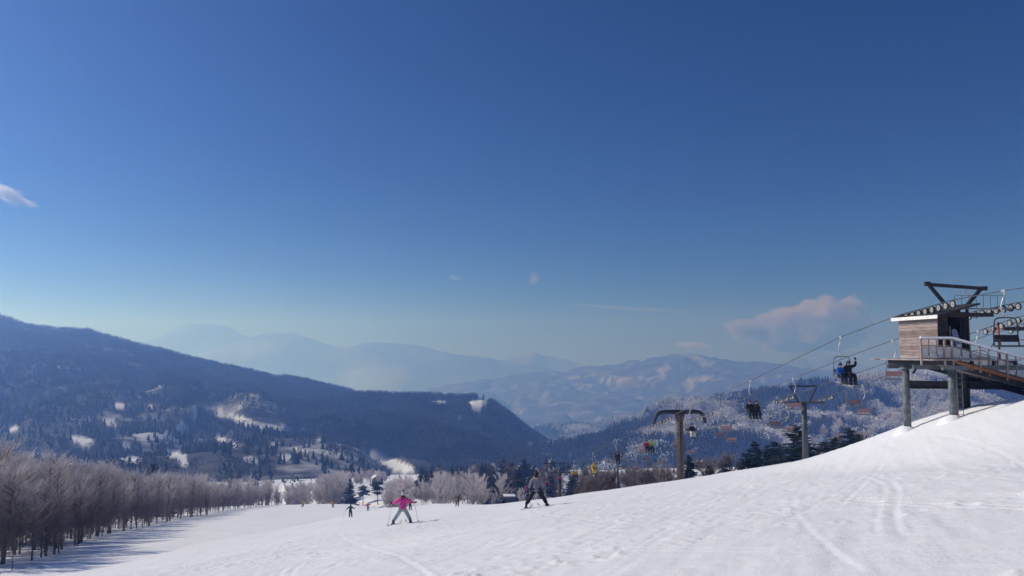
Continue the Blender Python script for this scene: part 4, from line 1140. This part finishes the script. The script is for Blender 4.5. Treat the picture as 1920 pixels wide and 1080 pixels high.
def figure_meshes(J):
    """J: joints in metres, x right, y forward, z up. Returns body, jacket and trousers grown on the same skeleton"""
    P = lambda k: tuple(J[k])
    hd = Vector(J['head']); nk = Vector(J['neck']); up = (hd - nk).normalized(); fw = Vector((0, 1, 0))
    nose = hd + fw * 0.105 - up * 0.01; chin = hd + fw * 0.055 - up * 0.09
    mid = (Vector(J['pelvis']) + Vector(J['chest'])) / 2
    pts = [(*P('pelvis'), 0.13, 0.10), (*mid, 0.12, 0.09), (*P('chest'), 0.15, 0.10), (*P('neck'), 0.055), (*(hd - up * 0.05), 0.075, 0.085), (*(hd + up * 0.035), 0.082, 0.098), (*(hd + up * 0.09), 0.055), (*chin, 0.035), (*nose, 0.014)]
    ed = [(0, 1), (1, 2), (2, 3), (3, 4), (4, 5), (5, 6), (4, 7), (5, 8)]
    for s in ('l', 'r'):
        n = len(pts); pts += [(*P('sh' + s), 0.065), (*P('el' + s), 0.045), (*P('ha' + s), 0.032)]; ed += [(2, n), (n, n + 1), (n + 1, n + 2)]
        n = len(pts); pts += [(*P('hip' + s), 0.085), (*P('kn' + s), 0.06), (*P('an' + s), 0.042)]; ed += [(0, n), (n, n + 1), (n + 1, n + 2)]
        e = hd + Vector((0.078 if s == 'r' else -0.078, -0.005, 0)); n = len(pts); pts.append((*e, 0.018)); ed.append((5, n))
    body = skin_mesh('body', pts, ed, 1)
    hem = Vector(J['pelvis']) + (Vector(J['pelvis']) - mid).normalized() * (0.10 if 'hem' not in J else J['hem'])
    jp = [(*mid, 0.205, 0.165), (*P('chest'), 0.215, 0.165), (*(Vector(J['neck']) - up * 0.01), 0.095, 0.095), (*P('pelvis'), 0.225, 0.18), (*hem, 0.235, 0.19)]
    je = [(0, 1), (1, 2), (0, 3), (3, 4)]
    for s in ('l', 'r'):
        sh, el, ha = Vector(J['sh' + s]), Vector(J['el' + s]), Vector(J['ha' + s])
        n = len(jp); jp += [(*sh, 0.105), (*el, 0.088), (*el.lerp(ha, 0.90), 0.068)]; je += [(1, n), (n, n + 1), (n + 1, n + 2)]
    jacket = skin_mesh('jacket', jp, je, 2)
    tp = [(*P('pelvis'), 0.155, 0.135)]; te = []
    for s in ('l', 'r'):
        hp, kn, an = Vector(J['hip' + s]), Vector(J['kn' + s]), Vector(J['an' + s])
        n = len(tp); tp += [(*hp, 0.130), (*kn, 0.108), (*an.lerp(kn, -0.06), 0.102)]; te += [(0, n), (n, n + 1), (n + 1, n + 2)]
    trousers = skin_mesh('trousers', tp, te, 2)
    return body, jacket, trousers
POSES = {
 'wide': dict(pelvis=(0, -0.06, 0.80), chest=(0.0, 0.06, 1.17), neck=(0, 0.10, 1.33), head=(0, 0.14, 1.47), shl=(-0.17, 0.06, 1.28), shr=(0.17, 0.06, 1.28), ell=(-0.40, 0.04, 1.11), elr=(0.40, 0.06, 1.12), hal=(-0.60, 0.22, 1.04), har=(0.58, 0.24, 1.06),
              hipl=(-0.11, -0.06, 0.77), hipr=(0.11, -0.06, 0.77), knl=(-0.30, 0.05, 0.42), knr=(0.26, 0.08, 0.44), anl=(-0.50, -0.05, 0.14), anr=(0.42, 0.0, 0.16)),
 'plough': dict(pelvis=(0, -0.04, 0.90), chest=(-0.01, 0.06, 1.30), neck=(-0.02, 0.09, 1.47), head=(-0.01, 0.12, 1.62), shl=(-0.19, 0.05, 1.41), shr=(0.18, 0.05, 1.41), ell=(-0.32, 0.02, 1.13), elr=(0.29, 0.05, 1.13), hal=(-0.36, 0.16, 0.90), har=(0.34, 0.22, 0.93),
              hipl=(-0.12, -0.04, 0.86), hipr=(0.12, -0.04, 0.86), knl=(-0.30, 0.04, 0.48), knr=(0.33, 0.06, 0.50), anl=(-0.53, -0.05, 0.14), anr=(0.52, -0.02, 0.17), hem=0.18),
 'stand': dict(pelvis=(0, -0.05, 0.90), chest=(0.0, 0.06, 1.28), neck=(0, 0.10, 1.45), head=(0, 0.13, 1.59), shl=(-0.19, 0.06, 1.38), shr=(0.19, 0.06, 1.38), ell=(-0.40, 0.06, 1.20), elr=(0.36, 0.10, 1.16), hal=(-0.58, 0.18, 1.02), har=(0.46, 0.30, 1.14),
              hipl=(-0.10, -0.05, 0.86), hipr=(0.10, -0.05, 0.86), knl=(-0.12, 0.06, 0.48), knr=(0.15, 0.08, 0.48), anl=(-0.13, -0.04, 0.14), anr=(0.20, -0.04, 0.14)),
 'sit': dict(pelvis=(0, 0, 0.10), chest=(0, -0.03, 0.46), neck=(0, 0.0, 0.63), head=(0, 0.04, 0.77), shl=(-0.18, -0.02, 0.56), shr=(0.18, -0.02, 0.56), ell=(-0.25, 0.06, 0.30), elr=(0.25, 0.06, 0.30), hal=(-0.14, 0.28, 0.24), har=(0.14, 0.28, 0.24),
              hipl=(-0.10, 0.02, 0.10), hipr=(0.10, 0.02, 0.10), knl=(-0.13, 0.44, 0.10), knr=(0.13, 0.44, 0.10), anl=(-0.13, 0.47, -0.30), anr=(0.15, 0.50, -0.30)),
 'sit_up': dict(pelvis=(0, 0, 0.10), chest=(0, -0.03, 0.46), neck=(0, 0.0, 0.63), head=(0, 0.04, 0.77), shl=(-0.18, -0.02, 0.58), shr=(0.18, -0.02, 0.56), ell=(-0.42, 0.02, 0.62), elr=(0.25, 0.06, 0.30), hal=(-0.44, 0.02, 0.93), har=(0.14, 0.28, 0.24),
              hipl=(-0.10, 0.02, 0.10), hipr=(0.10, 0.02, 0.10), knl=(-0.13, 0.44, 0.10), knr=(0.13, 0.44, 0.10), anl=(-0.13, 0.47, -0.30), anr=(0.15, 0.50, -0.30))}
FIG = {k: figure_meshes(v) for k, v in POSES.items()}
def dome(rx, ry, rz, z0, peak=0.0, n=14, m=6):
    b = MB(); vs = []; fs = []
    for j in range(m + 1):
        a = math.pi / 2 * j / m; f = math.cos(a)
        for k in range(n):
            t = 2 * math.pi * k / n
            vs.append(Vector((rx * f * math.cos(t), ry * f * math.sin(t), z0 + (rz) * math.sin(a) + peak * (j / m) ** 3)))
    for j in range(m):
        for k in range(n): fs.append((j * n + k, j * n + (k + 1) % n, (j + 1) * n + (k + 1) % n, (j + 1) * n + k))
    b.add(vs, fs); return b
HAT = dome(0.112, 0.125, 0.12, -0.005, 0.08); HAT.disc((0, 0, 0.0), (0, 0, 1), 0.098, 0.125, 0.05, 16); HAT = HAT.mesh('hat', True)
HELMET = dome(0.122, 0.138, 0.145, -0.02).mesh('helmet', True)
HAIRM = dome(0.108, 0.118, 0.118, -0.02); HAIRM.add([(-0.10, -0.05, 0.0), (0.10, -0.05, 0.0), (0.09, -0.115, -0.15), (-0.09, -0.115, -0.15), (-0.06, -0.12, -0.02), (0.06, -0.12, -0.02)], [(0, 1, 2, 3), (0, 3, 4), (1, 5, 2), (4, 3, 2, 5)]); HAIRM = HAIRM.mesh('hair', True)
gb = MB(); gb.box((0, 0.115, 0.03), (0.15, 0.035, 0.065)); GOGG = gb.mesh('goggles')
mb_ = MB(); mb_.box((0, 0.098, -0.052), (0.045, 0.012, 0.010)); MOUTH = mb_.mesh('mouth')
hb_ = MB(); hb_.disc((0, 0, 0), (0.15, -0.55, 1), 0.085, 0.135, 0.09, 14); HOOD = hb_.mesh('hood', True)
M_gogg = mat('goggle_lens', (0.03, 0.03, 0.05), 0.15, 0.1, 5, spec=0.6)
M_lip = mat('lips', (0.38, 0.14, 0.12), 0.6, 0.05, 20)
def person(label, loc, rz, pose, jac, tro, head=('hat', M_glove), scale=1.0, group='skiers on the slope', hood=None, tilt=0.0, hair=True, boots=M_boot, gloves=M_glove):
    J = POSES[pose]; body, jacket, trousers = FIG[pose]
    e = empty('person', loc, rz, label, 'person', group); e.scale = (scale,) * 3
    if tilt: e.rotation_euler = (0, tilt, rz)
    put('body', body, M_skin, e); put('jacket', jacket, jac, e); put('trousers', trousers, tro, e)
    hd = Vector(J['head'])
    if hair: put('hair', HAIRM, M_hair, e, hd + Vector((0, -0.005, 0.0)))
    if head[0] == 'hat': put('hat', HAT, head[1], e, hd + Vector((0, 0, 0.035)))
    elif head[0] == 'helmet': put('helmet', HELMET, head[1], e, hd + Vector((0, -0.005, 0.02)))
    put('goggles', GOGG, M_gogg, e, hd); put('mouth', MOUTH, M_lip, e, hd)
    if hood: put('hood', HOOD, hood, e, Vector(J['neck']) + Vector((0, -0.05, 0.0)))
    for s in ('l', 'r'):
        el, ha = Vector(J['el' + s]), Vector(J['ha' + s])
        q = (ha - el).to_track_quat('-Z', 'Y').to_euler()
        put('glove', GLOVE, gloves, e, el.lerp(ha, 0.97), q, (1.15 * (1 if s == 'r' else -1), 1.15, 1.15))
        an = Vector(J['an' + s]); f = 0.0
        put('boot', BOOT, boots, e, an - Vector((0, 0, 0.14)), (0, 0, 0), (1.05, 1.05, 0.62))
    return e
def top(e, v): return e.matrix_basis @ Vector(v)
def ski(e, pose, side, yaw, m, label, seat=False):
    an = Vector(POSES[pose]['an' + side]); p = top(e, an - Vector((0, 0, 0.160)))
    o = empty('ski', p, e.rotation_euler.z + yaw, label, 'ski', 'skis')
    o.scale = e.scale
    if seat: o.rotation_euler = (math.radians(-12), 0, e.rotation_euler.z + yaw)
    else:
        h = 0.4; d = Vector((-math.sin(o.rotation_euler.z), math.cos(o.rotation_euler.z), 0))
        z0 = gz(p.x - d.x * h, p.y - d.y * h); z1 = gz(p.x + d.x * h, p.y + d.y * h)
        o.rotation_euler = (math.atan2(z1 - z0, 2 * h), 0, o.rotation_euler.z)
        o.location.z = (z0 + z1) / 2 + 0.02
    put('ski_blade', SKI, m, o)
    b = MB(); b.box((0, 0.10, 0.035), (0.07, 0.07, 0.04)); b.box((0, -0.16, 0.045), (0.07, 0.09, 0.06)); b.build('binding', M_boot, o)
    return o
M_polem = mat('pole_shaft', (0.30, 0.31, 0.34), 0.35, 0.1, 20, metal=0.5)
def ski_pole(e, pose, side, foot, label):
    ha = Vector(POSES[pose]['ha' + side]); h = top(e, ha + Vector((0, 0.05, 0.06))); f = top(e, Vector(foot)); f.z = gz(f.x, f.y) - 0.03
    o = empty('ski_pole', f, 0, label, 'ski pole', 'ski poles')
    d = h - f
    b = MB(); b.tube([(0, 0, 0), d * 0.97], 0.011, 6); b.build('shaft', M_polem, o, True)
    b = MB(); b.tube([d * 0.90, d * 1.03], 0.019, 8); b.build('grip', M_glove, o)
    b = MB(); b.disc(d.normalized() * 0.09, d, 0.01, 0.05, 0.012, 12); b.build('basket', M_glove, o)
C_pink = cloth('pink_jacket', (0.86, 0.07, 0.36)); C_ltro = cloth('pale_grey_trousers', (0.34, 0.40, 0.43)); C_gry = cloth('grey_jacket', (0.22, 0.22, 0.26)); C_blk = cloth('black_cloth', (0.018, 0.018, 0.022))
C_grn = cloth('green_jacket', (0.015, 0.10, 0.085)); C_nvy = cloth('navy_cloth', (0.018, 0.022, 0.05)); C_org = cloth('orange_jacket', (0.62, 0.12, 0.08)); C_blu = cloth('blue_jacket', (0.02, 0.13, 0.55)); C_yel = cloth('yellow_jacket', (0.70, 0.46, 0.03))
C_red = cloth('crimson_jacket', (0.45, 0.02, 0.06)); C_lim = cloth('lime_jacket', (0.38, 0.55, 0.04)); C_mag = cloth('magenta_jacket', (0.40, 0.03, 0.16)); C_olv = cloth('olive_cloth', (0.05, 0.05, 0.035)); C_tan = cloth('tan_hood', (0.50, 0.40, 0.26)); C_whi = cloth('pale_cloth', (0.62, 0.60, 0.58)); C_brn = cloth('brown_cloth', (0.14, 0.09, 0.06)); C_dgr = cloth('dark_grey_cloth', (0.06, 0.065, 0.075))
M_ski1 = mat('ski_white', (0.60, 0.60, 0.62), 0.4, 0.2, 9); M_ski2 = mat('ski_dark', (0.08, 0.09, 0.12), 0.4, 0.2, 9)
def ground_person(px, py, Y, **k):
    p = at(px, py, Y); g = gz(p.x, Y)
    return Vector((p.x, Y, g))
g = hit(755, 982); LP = Vector((g[0], g[1], gz(g[0], g[1]) + 0.02)); print('pink', LP)
s_ = LP.y / 42.0 * 0.99
pk = person('skier in a bright pink jacket and pale grey trousers, legs spread wide, seen from behind', LP, 0.02, 'wide', C_pink, C_ltro, ('hat', C_whi), s_ * 0.96, hood=C_blk)
po = Vector(POSES['wide']['head']) + Vector((0, 0, 0.25)); b = MB(); b.tube([po - Vector((0, 0, 0.05)), po - Vector((0, 0, 0.02)), po + Vector((0, 0, 0.02)), po + Vector((0, 0, 0.05))], [0.02, 0.05, 0.05, 0.02], 10); b.build('pompom', M_hair, pk, True)
for sd, yw, m in (('l', -0.42, M_ski1), ('r', 0.42, M_ski1)): ski(pk, 'wide', sd, yw, m, 'white ski under the %s foot of the skier in pink' % ('left' if sd == 'l' else 'right'))
ski_pole(pk, 'wide', 'l', (-0.78, -0.25, 0), 'thin ski pole in the left hand of the skier in pink'); ski_pole(pk, 'wide', 'r', (0.86, -0.10, 0), 'thin ski pole in the right hand of the skier in pink')
g = hit(1006, 951); LG = Vector((g[0], g[1], gz(g[0], g[1]) + 0.02)); print('grey', LG)
gr = person('skier in a grey jacket, black trousers and black pointed hat, seen from behind', LG, -0.02, 'plough', C_gry, C_blk, ('hat', M_glove), LG.y / 39.0 * 0.93, hood=C_tan)
for sd, yw in (('l', -0.38), ('r', 0.55)): ski(gr, 'plough', sd, yw, M_ski1, 'pale ski under the %s foot of the skier in grey' % ('left' if sd == 'l' else 'right'))
ski_pole(gr, 'plough', 'l', (-0.30, -0.2, 0), 'ski pole in the left hand of the skier in grey'); ski_pole(gr, 'plough', 'r', (0.62, -0.3, 0), 'ski pole in the right hand of the skier in grey')
def far_skier(px, py, hpx, label, jac, tro, head, tilt=0.0, rz=0.0):
    g = hit(px, py, 60, 300)
    if g is None:
        Y = 1.7 / hpx * F_PX; p = at(px, py, Y); g = (p.x, Y, 0)
    sc = min(1.25, max(0.6, hpx * g[1] / F_PX / 1.72))
    L = Vector((g[0], g[1], gz(g[0], g[1]) + 0.02)); print(label[:24], L, sc)
    e = person(label, L, rz, 'stand', jac, tro, head, sc, tilt=tilt)
    return e
gs = far_skier(657, 970, 23, 'skier in a dark green jacket and black trousers on the lower slope', C_grn, C_nvy, ('hat', M_glove))
ski_pole(gs, 'stand', 'l', (-1.0, -0.1, 0), 'ski pole held out by the skier in green')
far_skier(690, 958, 15, 'small distant skier in an orange-red jacket', C_org, C_dgr, ('helmet', C_org))
far_skier(624, 952, 13, 'tiny distant skier in a yellow top and grey trousers', C_yel, C_dgr, ('helmet', C_brn))
far_skier(566, 945, 13, 'tiny leaning skier in yellow at the far edge of the run', C_yel, C_brn, ('helmet', C_yel), 0.45)
far_skier(769, 957, 19, 'skier in dark clothes half hidden behind the arm of the skier in pink', C_dgr, C_dgr, ('hat', M_glove))
far_skier(856, 950, 14, 'tiny skier in brown near the frosted trees', C_brn, C_brn, ('hat', M_glove), 0.25)

# riders on the uphill chairs
SEAT = Vector((0, -0.30, -2.34))
def rider(y, side, label, jac, tro, head, pose='sit', skis=None, s=1.0):
    c = CHAIRS[y]
    loc = c.matrix_basis @ (SEAT + Vector((side, 0.04, 0.0)))
    e = person(label, loc, c.rotation_euler.z + math.pi, pose, jac, tro, head, s, 'riders on the chairlift')
    if skis:
        for sd in ('l', 'r'): ski(e, pose, sd, 0, skis, '%s ski hanging below the %s' % ('left' if sd == 'l' else 'right', label.split(' on ')[0]), True)
    return e
rider(47.5, -0.26, 'small rider in a bright blue jacket on the chair beside the hut', C_blu, C_nvy, ('hat', C_nvy), 'sit', M_ski1, 0.88)
rb = rider(47.5, 0.24, 'rider in black holding the chair frame with a raised hand beside the rider in blue', C_blk, C_blk, ('helmet', C_dgr), 'sit_up', None, 1.05)
M_yb = mat('yellow_board', (0.36, 0.36, 0.07), 0.5, 0.15, 6)
bd = empty('snowboard', rb.matrix_basis @ Vector((0.0, 0.55, -0.47)), 0, 'yellow-green snowboard under the feet of the rider in black', 'snowboard')
bd.rotation_euler = (math.radians(90), 0, rb.rotation_euler.z + math.radians(80))
put('deck', BOARD, M_yb, bd, (0, 0, -0.72))
rider(60.5, -0.25, 'rider in black on the left of the chair with two dark-clad riders', C_blk, C_blk, ('helmet', C_brn), 'sit', M_ski2)
rider(60.5, 0.25, 'rider in dark olive on the right of the chair with two dark-clad riders', C_olv, C_blk, ('helmet', C_dgr), 'sit', M_ski2)
rider(73.8, 0.0, 'single rider in black by the arm of the brown tower', C_blk, C_whi, ('hat', C_dgr))
rider(87.5, -0.26, 'rider in a crimson jacket next to the rider in lime green', C_red, C_blk, ('helmet', C_nvy))
rider(87.5, 0.26, 'rider in a lime green jacket left of the brown tower', C_lim, C_blk, ('helmet', C_lim))
rider(101, 0.0, 'single rider in dark navy on the chair over the valley', C_nvy, C_nvy, ('helmet', C_nvy), 'sit', None, 1.15)
rider(114.5, 0.0, 'single rider in a yellow suit on the chair over the wood', C_yel, C_yel, ('helmet', C_yel), 'sit', None, 1.2)
rider(128, -0.26, 'rider in a pale yellow jacket, left of two near the far tower', C_yel, C_dgr, ('helmet', C_whi))
rider(128, 0.26, 'rider in a yellow jacket and dark trousers, right of two near the far tower', C_yel, C_blk, ('hat', C_brn))
rider(141.5, 0.0, 'far rider in a red jacket right of the far tower pole', C_red, C_nvy, ('hat', M_glove))
rider(155, 0.0, 'far rider in crimson left of the far tower pole', C_red, C_blk, ('hat', M_glove))
rider(168.5, 0.0, 'far rider in dark clothes beside the far tower', C_dgr, C_blk, ('hat', M_glove))
rider(182, 0.0, 'most distant rider, in magenta', C_mag, C_mag, ('hat', M_glove))

# ------------------------------------------------------------------ small buildings in the valley
M_lodge = mat('dark_lodge_wall', (0.06, 0.06, 0.075), 0.8, 0.2, 2)
M_glass = mat('dark_window', (0.03, 0.035, 0.05), 0.2, 0.1, 2, spec=0.6)
def lodge(px, py, Y, w, d, h, rise, rz, label, wall=M_lodge):
    p = at(px, py, Y); z = gz(p.x, Y)
    e = empty('lodge', (p.x, Y, z), rz, label, 'building')
    b = MB(); b.box((0, 0, h / 2 - 0.5), (w, d, h + 1.0)); 
    b.add([(-w / 2, -d / 2, h), (w / 2, -d / 2, h), (0, -d / 2, h + rise), (-w / 2, d / 2, h), (w / 2, d / 2, h), (0, d / 2, h + rise)], [(0, 1, 2), (5, 4, 3)])
    b.build('wall', wall, e)
    for s in (-1, 1):
        b = MB(); o = 0.6
        vs = [Vector((s * (w / 2 + o), y, h - o * rise / (w / 2) + t)) for t in (0.02, 0.30) for y in (-d / 2 - o, d / 2 + o)] + [Vector((0, y, h + rise + t)) for t in (0.02, 0.30) for y in (-d / 2 - o, d / 2 + o)]
        b.add(vs, [(0, 1, 5, 4), (2, 6, 7, 3), (0, 2, 3, 1), (4, 5, 7, 6), (0, 4, 6, 2), (1, 3, 7, 5)]); b.build('snowy_roof', MATS['snow'], e)
    n = max(2, int(w / 3))
    for k in range(n):
        b = MB(); b.box((-w / 2 + (k + 0.5) * w / n, -d / 2 - 0.02, h * 0.55), (w / n * 0.5, 0.06, h * 0.35)); f = b.build('window', M_glass, e)
    b = MB(); b.box((w * 0.2, -d / 2 - 0.03, 1.0), (1.0, 0.08, 2.0)); b.build('door', M_brown, e)
    return e
lodge(922, 925, 262, 6, 7, 2.4, 1.7, 0.7, 'dark gabled lodge with a snowy roof at the foot of the lift')
lodge(757, 912, 330, 6.5, 5, 2.3, 1.1, -0.9, 'low dark house with a snowy roof right of the snow lane')
lodge(776, 902, 350, 6, 5, 2.4, 1.1, 0.9, 'dark house with a snowy roof half hidden behind the frosted stand')
lodge(708, 896, 372, 5, 5, 2.8, 1.4, 0.2, 'small reddish shed beyond the snow lane', M_brown)
# bottom station shelter: flat dark roof on posts
p = at(951, 925, 214); z = gz(p.x, 214)
st = empty('bottom_station', (p.x, 214, z), 0.1, 'open dark shelter on posts at the bottom of the chairlift', 'building')
b = MB(); b.box((0, 0, 3.2), (4.4, 5.0, 0.5)); b.build('roof', M_lodge, st)
b = MB(); b.box((0.6, 0.4, 3.52), (3.0, 3.6, 0.14)); b.build('roof_snow', MATS['snow'], st)
for x in (-1.9, 0.0, 1.9):
    for y in (-2, 2): b = MB(); b.tube([(x, y, -1), (x, y, 2.95)], 0.16, 8); b.build('post', M_lodge, st)
b = MB(); b.box((0.9, 2.2, 1.2), (2.2, 0.2, 3.4)); b.build('back_wall', M_lodge, st)
for k, (px, jac) in enumerate([(927, C_nvy), (934, C_dgr), (938, C_grn), (946, C_red), (950, C_blk), (960, C_red)]):
    p = at(px, 934, 200 + k * 2); L = Vector((p.x, p.y, gz(p.x, p.y)))
    nm = ['navy', 'dark grey', 'green', 'dark red', 'black', 'red'][k]
    person('tiny standing figure in %s waiting at the bottom station%s' % (nm, ''), L, k * 1.1, 'stand', jac, C_dgr, ('hat', M_glove), 1.0, 'people waiting at the bottom station')

# ------------------------------------------------------------------ clouds, far beyond the haze
def cloud(px, py, Y, wpx, hpx, roll, dens, thr, scale, label, stretch=(1, 1, 1), seed=0.0, depth=0.6):
    p = at(px, py, Y)
    bm = bmesh.new(); bmesh.ops.create_icosphere(bm, subdivisions=3, radius=1.0)
    me = bpy.data.meshes.new('cloud'); bm.to_mesh(me); bm.free()
    o = bpy.data.objects.new('cloud', me); link(o)
    w = wpx / 2 * Y / F_PX; h = hpx / 2 * Y / F_PX
    o.location = p; o.scale = (w, w * depth, h); o.rotation_euler = (0, math.radians(roll), 0)
    m = bpy.data.materials.new('cloud'); m.use_nodes = True; nt = m.node_tree; nt.nodes.clear()
    out = nt.nodes.new('ShaderNodeOutputMaterial'); v = nt.nodes.new('ShaderNodeVolumePrincipled')
    v.inputs['Color'].default_value = (1.0, 0.97, 0.97, 1); v.inputs['Anisotropy'].default_value = 0.35; v.inputs['Absorption Color'].default_value = (1, 1, 1, 1)
    tc = nt.nodes.new('ShaderNodeTexCoord'); mp = nt.nodes.new('ShaderNodeMapping'); mp.inputs['Scale'].default_value = stretch; mp.inputs['Location'].default_value = (seed, seed * 1.7, seed * 0.6)
    nz = nt.nodes.new('ShaderNodeTexNoise'); nz.inputs['Scale'].default_value = scale; nz.inputs['Detail'].default_value = 7; nz.inputs['Roughness'].default_value = 0.6
    ln = nt.nodes.new('ShaderNodeVectorMath'); ln.operation = 'LENGTH'
    fo = nt.nodes.new('ShaderNodeMapRange'); fo.inputs['From Min'].default_value = 1.0; fo.inputs['From Max'].default_value = 0.25; fo.inputs['To Min'].default_value = -0.42; fo.inputs['To Max'].default_value = 0.12
    ad = nt.nodes.new('ShaderNodeMath'); ad.operation = 'ADD'
    rm = nt.nodes.new('ShaderNodeMapRange'); rm.inputs['From Min'].default_value = thr; rm.inputs['From Max'].default_value = thr + 0.22; rm.inputs['To Max'].default_value = dens
    nt.links.new(tc.outputs['Object'], mp.inputs['Vector']); nt.links.new(mp.outputs['Vector'], nz.inputs['Vector'])
    nt.links.new(tc.outputs['Object'], ln.inputs[0]); nt.links.new(ln.outputs['Value'], fo.inputs['Value'])
    nt.links.new(nz.outputs['Fac'], ad.inputs[0]); nt.links.new(fo.outputs['Result'], ad.inputs[1])
    nt.links.new(ad.outputs[0], rm.inputs['Value']); nt.links.new(rm.outputs['Result'], v.inputs['Density'])
    nt.links.new(v.outputs['Volume'], out.inputs['Volume'])
    me.materials.append(m); tag(o, label, 'cloud', 'clouds')
    return o
cloud(1525, 612, 12500, 340, 160, -4, 0.045, 0.36, 2.4, 'soft pinkish cloud bank low in the sky left of the hut', (1, 1, 0.7), 2.3)
cloud(1405, 618, 12600, 130, 76, 8, 0.02, 0.40, 1.8, 'small faint cloud left of the pinkish bank', (1, 1, 0.8), 5.1)
cloud(1300, 648, 12700, 120, 28, 6, 0.018, 0.40, 2.0, 'thin pale cloud just above the hazy mountain', (1, 1, 0.5), 7.9)
cloud(20, 366, 12000, 165, 58, 24, 0.009, 0.43, 3.2, 'small white wisp of cloud at the left picture edge', (0.55, 1, 0.9), 6.1)
cloud(1000, 520, 12000, 44, 54, 35, 0.007, 0.42, 1.6, 'tiny wisp of cloud high above the valley', (1, 1, 0.6), 9.2)
cloud(853, 521, 12000, 44, 20, 10, 0.006, 0.43, 1.8, 'faint small wisp left of the tiny wisp', (1, 1, 0.6), 1.2)
cloud(1175, 578, 12300, 480, 14, 3.6, 0.0014, 0.36, 2.0, 'long thin streak of high cloud above the mountains', (2.2, 1, 0.4), 4.4, 0.15)
